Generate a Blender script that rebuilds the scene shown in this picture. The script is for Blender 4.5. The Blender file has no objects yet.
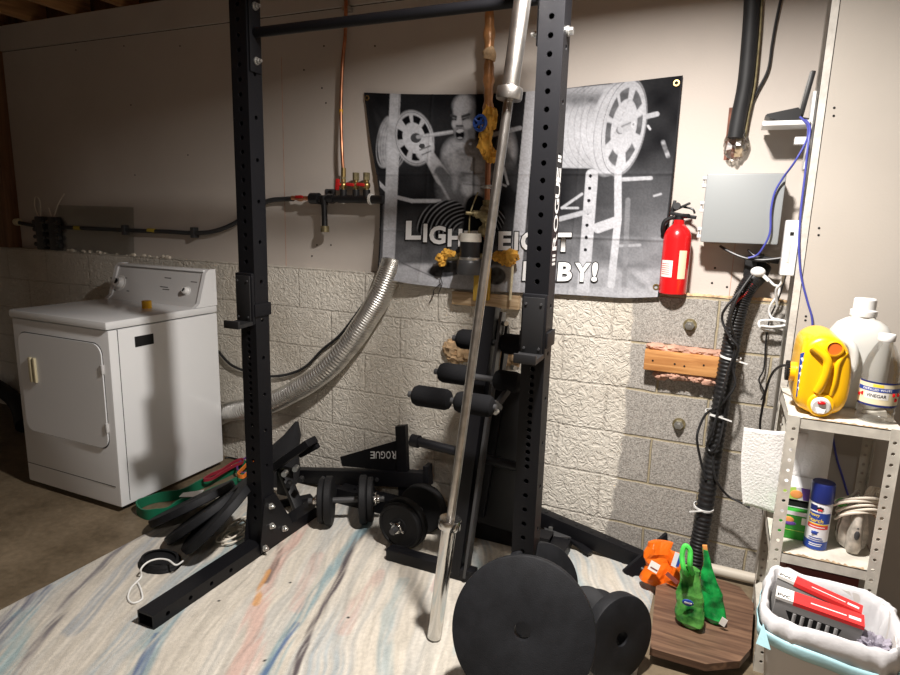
import bpy, bmesh, math, random
import numpy as np
from mathutils import Vector, Matrix, Euler, noise as mnoise
random.seed(7)
scene = bpy.context.scene
COL = scene.collection
PI = math.pi
V = Vector
def rad(a): return math.radians(a)

# ------------------------------------------------------------------ camera
H = 1.4229
CF = V((-0.39688996, 0.89786185, -0.19058453))
CR = V((0.91208692, 0.40905952, 0.0277084))
CU = V((-0.10283873, 0.16283248, 0.98127966))
FOC = 614.70082
CAM = V((0, 0, H))
def ray(u, v): return CF + CR*((u-450)/FOC) - CU*((v-337.5)/FOC)
def PY(u, v, y): d = ray(u, v); return CAM + d*(y/d.y)
def PX(u, v, x): d = ray(u, v); return CAM + d*(x/d.x)
def PZ(u, v, z=0.0): d = ray(u, v); return CAM + d*((z-H)/d.z)
cam_data = bpy.data.cameras.new('camera'); cam = bpy.data.objects.new('camera', cam_data); COL.objects.link(cam)
m3 = Matrix((CR, CU, -CF)).transposed()
cam.matrix_world = Matrix.Translation(CAM) @ m3.to_4x4()
cam_data.sensor_width = 36; cam_data.lens = FOC*36/900; cam_data.clip_start = .02
scene.camera = cam

# ------------------------------------------------------------------ materials
def mat(name, col, rough=.5, metal=0., spec=.5, bump=0., bscale=40., var=0., vscale=6., trans=0., ior=1.45, sheen=0., coat=0., col2=None, alpha=None):
    m = bpy.data.materials.new(name); m.use_nodes = True
    nt = m.node_tree; b = nt.nodes['Principled BSDF']
    b.inputs['Base Color'].default_value = (*col, 1); b.inputs['Roughness'].default_value = rough
    b.inputs['Metallic'].default_value = metal; b.inputs['Specular IOR Level'].default_value = spec
    b.inputs['IOR'].default_value = ior
    if trans: b.inputs['Transmission Weight'].default_value = trans
    if coat: b.inputs['Coat Weight'].default_value = coat
    if sheen: b.inputs['Sheen Weight'].default_value = sheen
    if alpha is not None: b.inputs['Alpha'].default_value = alpha
    tc = nt.nodes.new('ShaderNodeTexCoord')
    if var:
        n = nt.nodes.new('ShaderNodeTexNoise'); n.inputs['Scale'].default_value = vscale; n.inputs['Detail'].default_value = 6
        nt.links.new(tc.outputs['Object'], n.inputs['Vector'])
        r = nt.nodes.new('ShaderNodeValToRGB')
        c2 = col2 or tuple(c*(1-var) for c in col); c3 = tuple(min(1, c*(1+var*.5)) for c in col) if not col2 else col
        r.color_ramp.elements[0].position = .35; r.color_ramp.elements[0].color = (*c2, 1)
        r.color_ramp.elements[1].position = .65; r.color_ramp.elements[1].color = (*c3, 1)
        nt.links.new(n.outputs['Fac'], r.inputs['Fac']); nt.links.new(r.outputs['Color'], b.inputs['Base Color'])
    if bump:
        n = nt.nodes.new('ShaderNodeTexNoise'); n.inputs['Scale'].default_value = bscale; n.inputs['Detail'].default_value = 4
        nt.links.new(tc.outputs['Object'], n.inputs['Vector'])
        bp = nt.nodes.new('ShaderNodeBump'); bp.inputs['Strength'].default_value = bump; bp.inputs['Distance'].default_value = .004
        nt.links.new(n.outputs['Fac'], bp.inputs['Height']); nt.links.new(bp.outputs['Normal'], b.inputs['Normal'])
    return m
M = {}
M['black_steel'] = mat('black powder coated steel', (.006, .006, .0075), .45, 0, .28, bump=.15, bscale=600)
M['black_plastic'] = mat('black plastic', (.014, .014, .015), .4)
M['black_foam'] = mat('black foam', (.006, .006, .007), .9, spec=.2, bump=.4, bscale=300)
M['black_rubber'] = mat('black rubber', (.009, .009, .010), .62, spec=.28, bump=.25, bscale=250)
M['plate'] = mat('plate coating', (.010, .0105, .0125), .6, spec=.25, bump=.2, bscale=300, var=.25, vscale=25)
M['vinyl'] = mat('black vinyl', (.009, .009, .010), .5)
M['chrome'] = mat('chrome', (.62, .61, .59), .18, 1., bump=.05, bscale=200)
M['bar_steel'] = mat('worn bar steel', (.66, .635, .60), .3, 1., bump=.1, bscale=220, var=.2, vscale=30)
M['zinc'] = mat('zinc bolt', (.62, .62, .6), .3, .9)
M['white_enamel'] = mat('white enamel', (.80, .81, .82), .28, coat=.3)
M['white_top'] = mat('white enamel top', (.76, .77, .78), .2, coat=.4)
M['panel_grey'] = mat('console grey', (.56, .555, .55), .4)
M['white_plastic'] = mat('white plastic', (.78, .78, .77), .35)
M['cream'] = mat('cream plastic', (.62, .55, .36), .45)
M['yellow'] = mat('yellow plastic', (.85, .46, .005), .32, coat=.2)
M['dark'] = mat('dark gap', (.006, .006, .006), .9)
M['red'] = mat('red paint', (.62, .010, .012), .25, coat=.4)
M['red_valve'] = mat('red valve handle', (.42, .015, .015), .4)
M['brass'] = mat('brass', (.42, .30, .12), .35, .9, var=.3, vscale=30)
M['bronze'] = mat('aged bronze', (.28, .235, .13), .5, .7, var=.4, vscale=40)
M['copper'] = mat('copper', (.60, .27, .15), .35, .85, var=.35, vscale=14)
M['pex'] = mat('grey pex pipe', (.035, .037, .04), .5)
M['wrap'] = mat('orange wrapped pipe', (.52, .25, .10), .35, .2, bump=.8, bscale=40, var=.5, vscale=14, coat=.4)
M['foam'] = mat('yellow spray foam', (.75, .40, .06), .8, bump=1., bscale=60, var=.35, vscale=20)
M['tan_foam'] = mat('tan rough foam', (.55, .38, .22), .9, bump=1., bscale=70, var=.45, vscale=24)
M['pink_foam'] = mat('pinkish rough mortar', (.52, .30, .22), .95, bump=.6, bscale=70, var=.3, vscale=14)
M['blue'] = mat('blue valve wheel', (.02, .06, .25), .4)
M['smoke_clear'] = mat('clear plastic', (.9, .9, .9), .08, trans=.9, ior=1.2)
M['label_white'] = mat('white label', (.78, .76, .72), .5)
M['label_cream'] = mat('cream label', (.74, .66, .45), .5)
M['grey_box'] = mat('grey enclosure', (.27, .287, .292), .45)
M['aluminium'] = mat('aluminium foil duct', (.76, .75, .72), .36, 1., var=.2, vscale=20)
M['shelf'] = mat('cream painted steel', (.60, .57, .50), .45, var=.2, vscale=18)
M['rust'] = mat('worn shelf edge', (.38, .28, .18), .8, var=.5, vscale=60)
M['towel'] = mat('paper towel', (.83, .82, .80), .95, spec=.1, bump=.7, bscale=130)
M['bag_white'] = mat('white bin liner', (.66, .655, .67), .35, bump=1., bscale=16)
M['bag_blue'] = mat('pale blue drawstring', (.42, .68, .74), .35, bump=.4, bscale=30)
M['bin'] = mat('pale grey bin', (.60, .57, .54), .45)
M['grey_card'] = mat('grey cardboard', (.25, .245, .24), .6)
M['red_card'] = mat('red printed strip', (.72, .035, .035), .45)
M['green_band'] = mat('green latex band', (.006, .125, .062), .5)
M['red_band'] = mat('red latex band', (.26, .02, .035), .5)
M['purple_band'] = mat('purple latex band', (.10, .03, .16), .5)
M['orange_band'] = mat('orange latex band', (.75, .20, .03), .5)
M['cord'] = mat('pale cord', (.70, .64, .54), .8)
M['bluecable'] = mat('blue cable', (.06, .07, .34), .45)
M['wood_block'] = None
M['orange_bag'] = mat('orange foil bag', (.80, .15, .01), .28, bump=.5, bscale=30)
M['green_bag'] = mat('green bag', (.015, .36, .07), .2, bump=.6, bscale=30, var=.45, vscale=20, col2=(.003, .10, .02))
M['lime'] = mat('lime green strap', (.08, .62, .09), .35)
M['green_clear'] = mat('green clear pouch', (.16, .50, .10), .15, trans=.3, bump=.6, bscale=30, var=.5, vscale=20, col2=(.01, .12, .02))
M['navy'] = mat('navy plastic', (.012, .022, .14), .35)
M['royal'] = mat('royal blue print', (.02, .06, .33), .4)
M['can_white'] = mat('can white', (.72, .73, .76), .3)
M['gold'] = mat('yellow lettering', (.85, .62, .05), .5)
M['green_box'] = mat('green carton', (.03, .30, .03), .5)
M['purple'] = mat('purple print', (.16, .08, .40), .5)
M['lime_print'] = mat('lime print', (.45, .68, .12), .5)
M['orange_print'] = mat('orange print', (.85, .35, .10), .5)
M['iron'] = mat('worn pale iron', (.50, .46, .40), .45, var=.4, vscale=40)
M['jug'] = mat('translucent white jug', (.70, .70, .665), .35, trans=.25, ior=1.1)
M['clear'] = mat('clear bottle', (.97, .98, .97), .05, trans=1., ior=1.12)
M['vinegar'] = mat('vinegar', (.93, .93, .88), .03, trans=1., ior=1.2)
M['glass'] = mat('clear glass sheet', (.80, .92, .86), .02, trans=1., ior=1.1)
M['mailer'] = mat('dark red box', (.20, .05, .04), .6)
M['paper'] = mat('white paper', (.75, .75, .73), .7)
M['pvc'] = mat('tan floor pipe', (.55, .50, .42), .5)
M['pad_steel'] = mat('grey steel edge', (.045, .045, .047), .4)
M['insul'] = mat('black pipe insulation', (.016, .0165, .018), .6, var=.3, vscale=12)
M['plastic_wrap'] = mat('crumpled clear plastic', (.75, .70, .60), .25, trans=.5, ior=1.15, bump=.6, bscale=40)
M['lettering'] = mat('white lettering', (.80, .80, .80), .5)
M['outline'] = mat('black lettering edge', (.008, .008, .01), .6)
M['dark_red_wood'] = mat('reddish wood edge', (.22, .09, .06), .8, var=.4, vscale=30)
M['light_edge'] = mat('pale wood edge', (.55, .42, .27), .7)

def wood(name, c1, c2, axis='X', scale=7., rough=.6):
    m = bpy.data.materials.new(name); m.use_nodes = True; nt = m.node_tree; b = nt.nodes['Principled BSDF']
    tc = nt.nodes.new('ShaderNodeTexCoord'); mp = nt.nodes.new('ShaderNodeMapping')
    s = {'X': (1, 14, 14), 'Y': (14, 1, 14), 'Z': (14, 14, 1)}[axis]; mp.inputs['Scale'].default_value = s
    n = nt.nodes.new('ShaderNodeTexNoise'); n.inputs['Scale'].default_value = scale; n.inputs['Detail'].default_value = 8; n.inputs['Distortion'].default_value = .8
    r = nt.nodes.new('ShaderNodeValToRGB')
    r.color_ramp.elements[0].position = .36; r.color_ramp.elements[0].color = (*c1, 1)
    r.color_ramp.elements[1].position = .64; r.color_ramp.elements[1].color = (*c2, 1)
    nt.links.new(tc.outputs['Object'], mp.inputs['Vector']); nt.links.new(mp.outputs['Vector'], n.inputs['Vector'])
    nt.links.new(n.outputs['Fac'], r.inputs['Fac']); nt.links.new(r.outputs['Color'], b.inputs['Base Color'])
    b.inputs['Roughness'].default_value = rough
    return m
def clear(name, tint, gloss=.12, rough=.04):
    m = bpy.data.materials.new(name); m.use_nodes = True; nt = m.node_tree; nt.nodes.remove(nt.nodes['Principled BSDF'])
    t = nt.nodes.new('ShaderNodeBsdfTransparent'); t.inputs[0].default_value = (*tint, 1)
    g = nt.nodes.new('ShaderNodeBsdfGlossy'); g.inputs['Roughness'].default_value = rough
    lw = nt.nodes.new('ShaderNodeLayerWeight'); lw.inputs['Blend'].default_value = .35
    mp = nt.nodes.new('ShaderNodeMath'); mp.operation = 'MULTIPLY_ADD'; mp.inputs[1].default_value = .6; mp.inputs[2].default_value = gloss*.5; mp.use_clamp = True
    nt.links.new(lw.outputs['Fresnel'], mp.inputs[0])
    mx = nt.nodes.new('ShaderNodeMixShader'); nt.links.new(mp.outputs[0], mx.inputs[0]); nt.links.new(t.outputs[0], mx.inputs[1]); nt.links.new(g.outputs[0], mx.inputs[2])
    nt.links.new(mx.outputs[0], nt.nodes['Material Output'].inputs['Surface']); return m
M['clear'] = clear('clear bottle plastic', (.985, .985, .98), .06); M['glass'] = clear('clear glass pane', (.985, .995, .99), .03)
M['plastic_wrap'] = clear('crumpled clear wrap', (.90, .88, .84), .35, .25)
M['wood_block'] = wood('orange pine block', (.40, .17, .05), (.62, .31, .11), 'X', 4.)
M['joist'] = wood('brown joist', (.34, .17, .07), (.55, .30, .13), 'Y', 2.5)
M['stud'] = wood('brown stud', (.11, .05, .02), (.19, .09, .04), 'Z', 2.5)
M['table'] = wood('walnut laminate', (.075, .038, .023), (.185, .105, .064), 'X', 3.2, .5)
M['plywood'] = wood('tan splintered wood', (.38, .25, .13), (.66, .50, .32), 'X', 5.)

def mat_attr(name, rough=.9, bump=0., bscale=200., dist=.003, spec=.2, sheen=0.):
    m = bpy.data.materials.new(name); m.use_nodes = True; nt = m.node_tree; b = nt.nodes['Principled BSDF']
    a = nt.nodes.new('ShaderNodeAttribute'); a.attribute_name = 'print'
    nt.links.new(a.outputs['Color'], b.inputs['Base Color'])
    b.inputs['Roughness'].default_value = rough; b.inputs['Specular IOR Level'].default_value = spec
    if sheen: b.inputs['Sheen Weight'].default_value = sheen
    if bump:
        tc = nt.nodes.new('ShaderNodeTexCoord'); n = nt.nodes.new('ShaderNodeTexNoise'); n.inputs['Scale'].default_value = bscale; n.inputs['Detail'].default_value = 3
        nt.links.new(tc.outputs['Object'], n.inputs['Vector'])
        bp = nt.nodes.new('ShaderNodeBump'); bp.inputs['Strength'].default_value = bump; bp.inputs['Distance'].default_value = dist
        nt.links.new(n.outputs['Fac'], bp.inputs['Height']); nt.links.new(bp.outputs['Normal'], b.inputs['Normal'])
    return m

def drywall_mat(name, col):
    m = mat(name, col, .85, spec=.25, bump=.12, bscale=120, var=.07, vscale=1.7)
    return m
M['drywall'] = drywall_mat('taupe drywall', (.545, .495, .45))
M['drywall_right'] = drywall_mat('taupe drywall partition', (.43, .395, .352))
M['bead'] = mat('white corner bead', (.55, .525, .48), .6, bump=.5, bscale=60, var=.15, vscale=30)

def concrete_floor():
    m = bpy.data.materials.new('stained concrete'); m.use_nodes = True; nt = m.node_tree; b = nt.nodes['Principled BSDF']
    tc = nt.nodes.new('ShaderNodeTexCoord')
    n = nt.nodes.new('ShaderNodeTexNoise'); n.inputs['Scale'].default_value = 3.2; n.inputs['Detail'].default_value = 9; n.inputs['Roughness'].default_value = .65
    n2 = nt.nodes.new('ShaderNodeTexNoise'); n2.inputs['Scale'].default_value = 40; n2.inputs['Detail'].default_value = 4
    nt.links.new(tc.outputs['Object'], n.inputs['Vector']); nt.links.new(tc.outputs['Object'], n2.inputs['Vector'])
    r = nt.nodes.new('ShaderNodeValToRGB'); e = r.color_ramp.elements
    e[0].position = .32; e[0].color = (.095, .07, .042, 1); e[1].position = .7; e[1].color = (.22, .17, .112, 1)
    nt.links.new(n.outputs['Fac'], r.inputs['Fac'])
    mx = nt.nodes.new('ShaderNodeMixRGB'); mx.blend_type = 'OVERLAY'; mx.inputs['Fac'].default_value = .35
    nt.links.new(r.outputs['Color'], mx.inputs['Color1']); nt.links.new(n2.outputs['Fac'], mx.inputs['Color2'])
    nt.links.new(mx.outputs['Color'], b.inputs['Base Color'])
    b.inputs['Roughness'].default_value = .55; b.inputs['Specular IOR Level'].default_value = .35
    bp = nt.nodes.new('ShaderNodeBump'); bp.inputs['Strength'].default_value = .3; bp.inputs['Distance'].default_value = .003
    nt.links.new(n2.outputs['Fac'], bp.inputs['Height']); nt.links.new(bp.outputs['Normal'], b.inputs['Normal'])
    return m

def block_wall_mat():
    # object coordinates: x along the wall, z up, origin at the world origin
    m = bpy.data.materials.new('painted and bare block'); m.use_nodes = True; nt = m.node_tree; b = nt.nodes['Principled BSDF']
    L = nt.links.new; N = nt.nodes.new
    def math_(op, a, c=None, clamp=False):
        n = N('ShaderNodeMath'); n.operation = op; n.use_clamp = clamp
        for i, x in enumerate((a, c)):
            if x is None: continue
            if isinstance(x, (int, float)): n.inputs[i].default_value = x
            else: L(x, n.inputs[i])
        return n.outputs[0]
    tc = N('ShaderNodeTexCoord'); sp = N('ShaderNodeSeparateXYZ'); L(tc.outputs['Object'], sp.inputs[0])
    X, Z = sp.outputs['X'], sp.outputs['Z']
    # blocks
    cb = N('ShaderNodeCombineXYZ'); L(X, cb.inputs['X']); L(math_('ADD', Z, 2.0*.2032 - 1.145 + 10*.2032), cb.inputs['Y'])
    br = N('ShaderNodeTexBrick'); br.offset = .5; br.inputs['Scale'].default_value = 1.0
    br.inputs['Brick Width'].default_value = .4064; br.inputs['Row Height'].default_value = .2032
    br.inputs['Mortar Size'].default_value = .0065; br.inputs['Mortar Smooth'].default_value = .6; br.inputs['Bias'].default_value = 0
    br.inputs['Color1'].default_value = (1, 1, 1, 1); br.inputs['Color2'].default_value = (.82, .82, .82, 1); br.inputs['Mortar'].default_value = (0, 0, 0, 1)
    nw = N('ShaderNodeTexNoise'); nw.inputs['Scale'].default_value = 9; L(tc.outputs['Object'], nw.inputs['Vector'])
    mxv = N('ShaderNodeVectorMath'); mxv.operation = 'MULTIPLY_ADD'; L(nw.outputs['Color'], mxv.inputs[0]); mxv.inputs[1].default_value = (.012, .012, 0); L(cb.outputs[0], mxv.inputs[2])
    L(mxv.outputs[0], br.inputs['Vector'])
    mort = br.outputs['Fac']
    # paint mask, ragged edge near x = -0.30
    ne = N('ShaderNodeTexNoise'); ne.inputs['Scale'].default_value = 4; ne.inputs['Detail'].default_value = 3; L(tc.outputs['Object'], ne.inputs['Vector'])
    edge = math_('ADD', math_('ADD', X, .335), math_('MULTIPLY', math_('SUBTRACT', ne.outputs['Fac'], .5), .12))
    edge = math_('ADD', edge, math_('MULTIPLY', math_('SUBTRACT', .8, Z), .035))
    bare = math_('MULTIPLY', edge, 90., True)
    # painted knock-down texture
    nd = N('ShaderNodeTexNoise'); nd.inputs['Scale'].default_value = 27; nd.inputs['Detail'].default_value = 5; nd.inputs['Distortion'].default_value = 1.2; L(tc.outputs['Object'], nd.inputs['Vector'])
    ridge = math_('ABSOLUTE', math_('SUBTRACT', nd.outputs['Fac'], .5))
    ridge = math_('SUBTRACT', 1., math_('MULTIPLY', ridge, 7., True), True)
    nb = N('ShaderNodeTexNoise'); nb.inputs['Scale'].default_value = 60; nb.inputs['Detail'].default_value = 5; L(tc.outputs['Object'], nb.inputs['Vector'])
    hp = math_('ADD', math_('MULTIPLY', ridge, .55), math_('MULTIPLY', nb.outputs['Fac'], .5))
    hp = math_('SUBTRACT', hp, math_('MULTIPLY', mort, .45))
    # bare block grain
    ng = N('ShaderNodeTexNoise'); ng.inputs['Scale'].default_value = 170; ng.inputs['Detail'].default_value = 3; ng.inputs['Roughness'].default_value = .7; L(tc.outputs['Object'], ng.inputs['Vector'])
    hb = math_('SUBTRACT', math_('MULTIPLY', ng.outputs['Fac'], .45), math_('MULTIPLY', mort, .8))
    mixh = N('ShaderNodeMix'); mixh.data_type = 'FLOAT'; L(bare, mixh.inputs[0]); L(hp, mixh.inputs[2]); L(hb, mixh.inputs[3])
    bp = N('ShaderNodeBump'); bp.inputs['Strength'].default_value = .85; bp.inputs['Distance'].default_value = .008
    L(mixh.outputs[0], bp.inputs['Height']); L(bp.outputs['Normal'], b.inputs['Normal'])
    # colours
    rg = N('ShaderNodeValToRGB'); rg.color_ramp.elements[0].position = .33; rg.color_ramp.elements[0].color = (.20, .185, .165, 1); rg.color_ramp.elements[1].position = .66; rg.color_ramp.elements[1].color = (.52, .49, .45, 1)
    L(ng.outputs['Fac'], rg.inputs['Fac'])
    mxb = N('ShaderNodeMixRGB'); mxb.blend_type = 'MULTIPLY'; mxb.inputs['Fac'].default_value = .4; L(rg.outputs['Color'], mxb.inputs['Color1']); L(br.outputs['Color'], mxb.inputs['Color2'])
    mm = N('ShaderNodeMixRGB'); L(mort, mm.inputs['Fac']); L(mxb.outputs['Color'], mm.inputs['Color1']); mm.inputs['Color2'].default_value = (.40, .34, .23, 1)
    np_ = N('ShaderNodeTexNoise'); np_.inputs['Scale'].default_value = 2.5; np_.inputs['Detail'].default_value = 7; L(tc.outputs['Object'], np_.inputs['Vector'])
    rp = N('ShaderNodeValToRGB'); rp.color_ramp.elements[0].position = .3; rp.color_ramp.elements[0].color = (.56, .515, .44, 1); rp.color_ramp.elements[1].position = .6; rp.color_ramp.elements[1].color = (.70, .66, .585, 1)
    L(np_.outputs['Fac'], rp.inputs['Fac'])
    mp2 = N('ShaderNodeMixRGB'); L(math_('MULTIPLY', mort, .3), mp2.inputs['Fac']); L(rp.outputs['Color'], mp2.inputs['Color1']); mp2.inputs['Color2'].default_value = (.35, .31, .26, 1)
    mc = N('ShaderNodeMixRGB'); L(bare, mc.inputs['Fac']); L(mp2.outputs['Color'], mc.inputs['Color1']); L(mm.outputs['Color'], mc.inputs['Color2'])
    L(mc.outputs['Color'], b.inputs['Base Color'])
    b.inputs['Roughness'].default_value = .85; b.inputs['Specular IOR Level'].default_value = .25
    return m
M['concrete'] = concrete_floor(); M['block'] = block_wall_mat()

# ------------------------------------------------------------------ mesh builder
def axis_rot(d):
    return V(d).normalized().to_track_quat('Z', 'Y').to_matrix()
def smooth_path(pts, n=6, closed=False):
    pts = [V(p) for p in pts]; out = []; k = len(pts)
    if k < 3: return pts
    rng = range(k if closed else k-1)
    for i in rng:
        if closed: p0, p1, p2, p3 = (pts[(i+j-1) % k] for j in range(4))
        else: p0, p1, p2, p3 = pts[max(i-1, 0)], pts[i], pts[i+1], pts[min(i+2, k-1)]
        for j in range(n):
            t = j/n
            out.append(.5*((2*p1)+(p2-p0)*t+(2*p0-5*p1+4*p2-p3)*t*t+(3*p1-p0-3*p2+p3)*t**3))
    if not closed: out.append(pts[-1])
    return out
class MB:
    def __init__(s): s.bm = bmesh.new(); s.mats = []
    def _m(s, faces, m):
        if m is None: i = 0
        else:
            if m not in s.mats: s.mats.append(m)
            i = s.mats.index(m)
        for f in faces: f.material_index = i
    def raw(s, verts, faces, m=None):
        vs = [s.bm.verts.new(v) for v in verts]; fs = []
        for f in faces:
            try: fs.append(s.bm.faces.new([vs[i] for i in f]))
            except ValueError: pass
        s._m(fs, m); return s
    def box(s, c, size, rot=None, bev=0., m=None):
        t = bmesh.new(); bmesh.ops.create_cube(t, size=1)
        bmesh.ops.scale(t, vec=size, verts=t.verts)
        if bev: bmesh.ops.bevel(t, geom=t.edges[:], offset=bev, segments=2, affect='EDGES', profile=.6)
        R = rot.to_matrix() if isinstance(rot, Euler) else (rot or Matrix.Identity(3))
        vs = [R @ v.co + V(c) for v in t.verts]; t.verts.index_update()
        fs = [[v.index for v in f.verts] for f in t.faces]; t.free()
        return s.raw(vs, fs, m)
    def bb(s, a, b, bev=0., m=None):
        a, b = V(a), V(b); return s.box((a+b)/2, [abs(x) for x in (b-a)], None, bev, m)
    def bar(s, p0, p1, w, h, up=(0, 0, 1), bev=0., m=None):
        p0, p1 = V(p0), V(p1); d = (p1-p0); l = d.length; d.normalize()
        x = d.cross(V(up)).normalized(); z = x.cross(d)
        R = Matrix((x, d, z)).transposed()
        return s.box((p0+p1)/2, (w, l, h), R, bev, m)
    def cyl(s, p0, p1, r0, r1=None, seg=24, cap=True, m=None):
        r1 = r0 if r1 is None else r1; p0, p1 = V(p0), V(p1)
        R = axis_rot(p1-p0); vs = []
        for p, r in ((p0, r0), (p1, r1)):
            for i in range(seg):
                a = 2*PI*i/seg; vs.append(p + R @ V((r*math.cos(a), r*math.sin(a), 0)))
        fs = [[i, (i+1) % seg, seg+(i+1) % seg, seg+i] for i in range(seg)]
        if cap: fs += [list(range(seg))[::-1], list(range(seg, 2*seg))]
        return s.raw(vs, fs, m)
    def lathe(s, prof, o=(0, 0, 0), d=(0, 0, 1), seg=32, m=None, close=False):
        R = axis_rot(d); o = V(o); vs = []; n = len(prof)
        for r, h in prof:
            for i in range(seg):
                a = 2*PI*i/seg; vs.append(o + R @ V((r*math.cos(a), r*math.sin(a), h)))
        fs = []
        for j in range(n if close else n-1):
            k = (j+1) % n
            for i in range(seg): fs.append([j*seg+i, j*seg+(i+1) % seg, k*seg+(i+1) % seg, k*seg+i])
        if not close:
            if prof[0][0] > 1e-6: fs.append(list(range(seg))[::-1])
            if prof[-1][0] > 1e-6: fs.append(list(range((n-1)*seg, n*seg)))
        return s.raw(vs, fs, m)
    def tube(s, pts, r, seg=10, n=6, closed=False, smooth=True, m=None):
        pts = smooth_path(pts, n, closed) if smooth else [V(p) for p in pts]
        k = len(pts); vs = []; fs = []; up = None
        for i, p in enumerate(pts):
            if closed: d = pts[(i+1) % k]-pts[i-1]
            else: d = pts[min(i+1, k-1)]-pts[max(i-1, 0)]
            d.normalize()
            if up is None: up = d.orthogonal().normalized()
            up = (up - d*up.dot(d)); up = up.normalized() if up.length > 1e-6 else d.orthogonal().normalized()
            w = d.cross(up); rr = r(i/(k-1)) if callable(r) else r
            for j in range(seg):
                a = 2*PI*j/seg; vs.append(p+(up*math.cos(a)+w*math.sin(a))*rr)
        for i in range(k if closed else k-1):
            e = (i+1) % k
            for j in range(seg): fs.append([i*seg+j, i*seg+(j+1) % seg, e*seg+(j+1) % seg, e*seg+j])
        if not closed: fs += [list(range(seg))[::-1], list(range((k-1)*seg, k*seg))]
        return s.raw(vs, fs, m)
    def prism(s, poly, vec, m=None):
        poly = [V(p) for p in poly]; n = len(poly); vec = V(vec)
        vs = poly+[p+vec for p in poly]
        fs = [list(range(n))[::-1], list(range(n, 2*n))]+[[i, (i+1) % n, n+(i+1) % n, n+i] for i in range(n)]
        return s.raw(vs, fs, m)
    def loft(s, rings, seg=32, e=2., m=None, cap=True, R=None):
        # rings: (centre, rx, ry[, turn]) ; superellipse exponent e, ring planes perpendicular to R's z
        R = R or Matrix.Identity(3); vs = []
        for rg in rings:
            c, rx, ry = V(rg[0]), rg[1], rg[2]; tz = rg[3] if len(rg) > 3 else 0
            for i in range(seg):
                a = 2*PI*i/seg; ca, sa = math.cos(a), math.sin(a)
                x = rx*math.copysign(abs(ca)**(2/e), ca); y = ry*math.copysign(abs(sa)**(2/e), sa)
                x, y = x*math.cos(tz)-y*math.sin(tz), x*math.sin(tz)+y*math.cos(tz)
                vs.append(c + R @ V((x, y, 0)))
        n = len(rings); fs = []
        for j in range(n-1):
            for i in range(seg): fs.append([j*seg+i, j*seg+(i+1) % seg, (j+1)*seg+(i+1) % seg, (j+1)*seg+i])
        if cap: fs += [list(range(seg))[::-1], list(range((n-1)*seg, n*seg))]
        return s.raw(vs, fs, m)
    def ell(s, c, r, R=None, seg=20, rings=12, m=None, rough=0., seed=0., fs_=3.):
        R = R or Matrix.Identity(3); vs = []; fs = []
        for j in range(rings+1):
            t = PI*j/rings
            for i in range(seg):
                a = 2*PI*i/seg; d = V((math.sin(t)*math.cos(a), math.sin(t)*math.sin(a), math.cos(t)))
                k = 1+rough*mnoise.noise(d*fs_+V((seed, seed*2, 0)))
                vs.append(V(c)+R @ V((d.x*r[0]*k, d.y*r[1]*k, d.z*r[2]*k)))
        for j in range(rings):
            for i in range(seg): fs.append([j*seg+i, (j+1)*seg+i, (j+1)*seg+(i+1) % seg, j*seg+(i+1) % seg])
        s.raw(vs, fs, m); return s
    def grid(s, fn, nu, nv, m=None):
        vs = [fn(i/nu, j/nv) for j in range(nv+1) for i in range(nu+1)]
        fs = [[j*(nu+1)+i, j*(nu+1)+i+1, (j+1)*(nu+1)+i+1, (j+1)*(nu+1)+i] for j in range(nv) for i in range(nu)]
        return s.raw(vs, fs, m)
    def text(s, body, fn, offset=0., m=None, extrude=0., sub=0):
        # letters laid out in a unit-height line, mapped by fn(x, y, width) -> point
        c = bpy.data.curves.new('letters', 'FONT'); c.body = body; c.size = 1.; c.offset = offset; c.resolution_u = 3
        o = bpy.data.objects.new('letters', c); COL.objects.link(o)
        dg = bpy.context.evaluated_depsgraph_get(); me = bpy.data.meshes.new_from_object(o.evaluated_get(dg))
        xs = [v.co.x for v in me.vertices]; ys = [v.co.y for v in me.vertices]
        x0, x1, y0, y1 = min(xs), max(xs), min(ys), max(ys)
        vs = [fn((v.co.x-x0)/(x1-x0), (v.co.y-y0)/(y1-y0)) for v in me.vertices]
        s.raw(vs, [list(p.vertices) for p in me.polygons], m)
        bpy.data.objects.remove(o); bpy.data.curves.remove(c); bpy.data.meshes.remove(me)
        return s
    def build(s, name, m=None, parent=None, local=False, origin=None, ang=.6, weld=True, flat=False, fixn=True):
        bm = s.bm
        if weld: bmesh.ops.remove_doubles(bm, verts=bm.verts, dist=1e-6)
        if fixn: bmesh.ops.recalc_face_normals(bm, faces=bm.faces)
        for f in bm.faces: f.smooth = not flat
        for e in bm.edges:
            if len(e.link_faces) == 2 and e.calc_face_angle(0) > ang: e.smooth = False
        off = V((0, 0, 0))
        if parent is not None and not local: off = world_loc(parent)
        elif origin is not None: off = V(origin)
        if off.length: bmesh.ops.translate(bm, vec=-off, verts=bm.verts)
        me = bpy.data.meshes.new(name); bm.to_mesh(me); bm.free()
        mats = list(s.mats)
        if m is not None:
            if not mats: mats = [m]
            elif m not in mats: mats[0:0] = []
        for x in mats: me.materials.append(x)
        o = bpy.data.objects.new(name, me); COL.objects.link(o)
        if parent is not None: o.parent = parent
        elif origin is not None: o.location = origin
        return o
def world_loc(o):
    p = V(o.location)
    while o.parent: o = o.parent; p = p + V(o.location)
    return p
def tag(o, label, cat, group=None, kind=None):
    o['label'] = label; o['category'] = cat
    if group: o['group'] = group
    if kind: o['kind'] = kind
    return o
def thing(name, label, cat, loc, group=None, rot=None):
    o = bpy.data.objects.new(name, None); COL.objects.link(o); o.location = loc; o.empty_display_size = .05
    if rot: o.rotation_euler = rot
    return tag(o, label, cat, group)
def structure(o, label=None):
    o['kind'] = 'structure'
    if label: o['label'] = label
    return o
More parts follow.
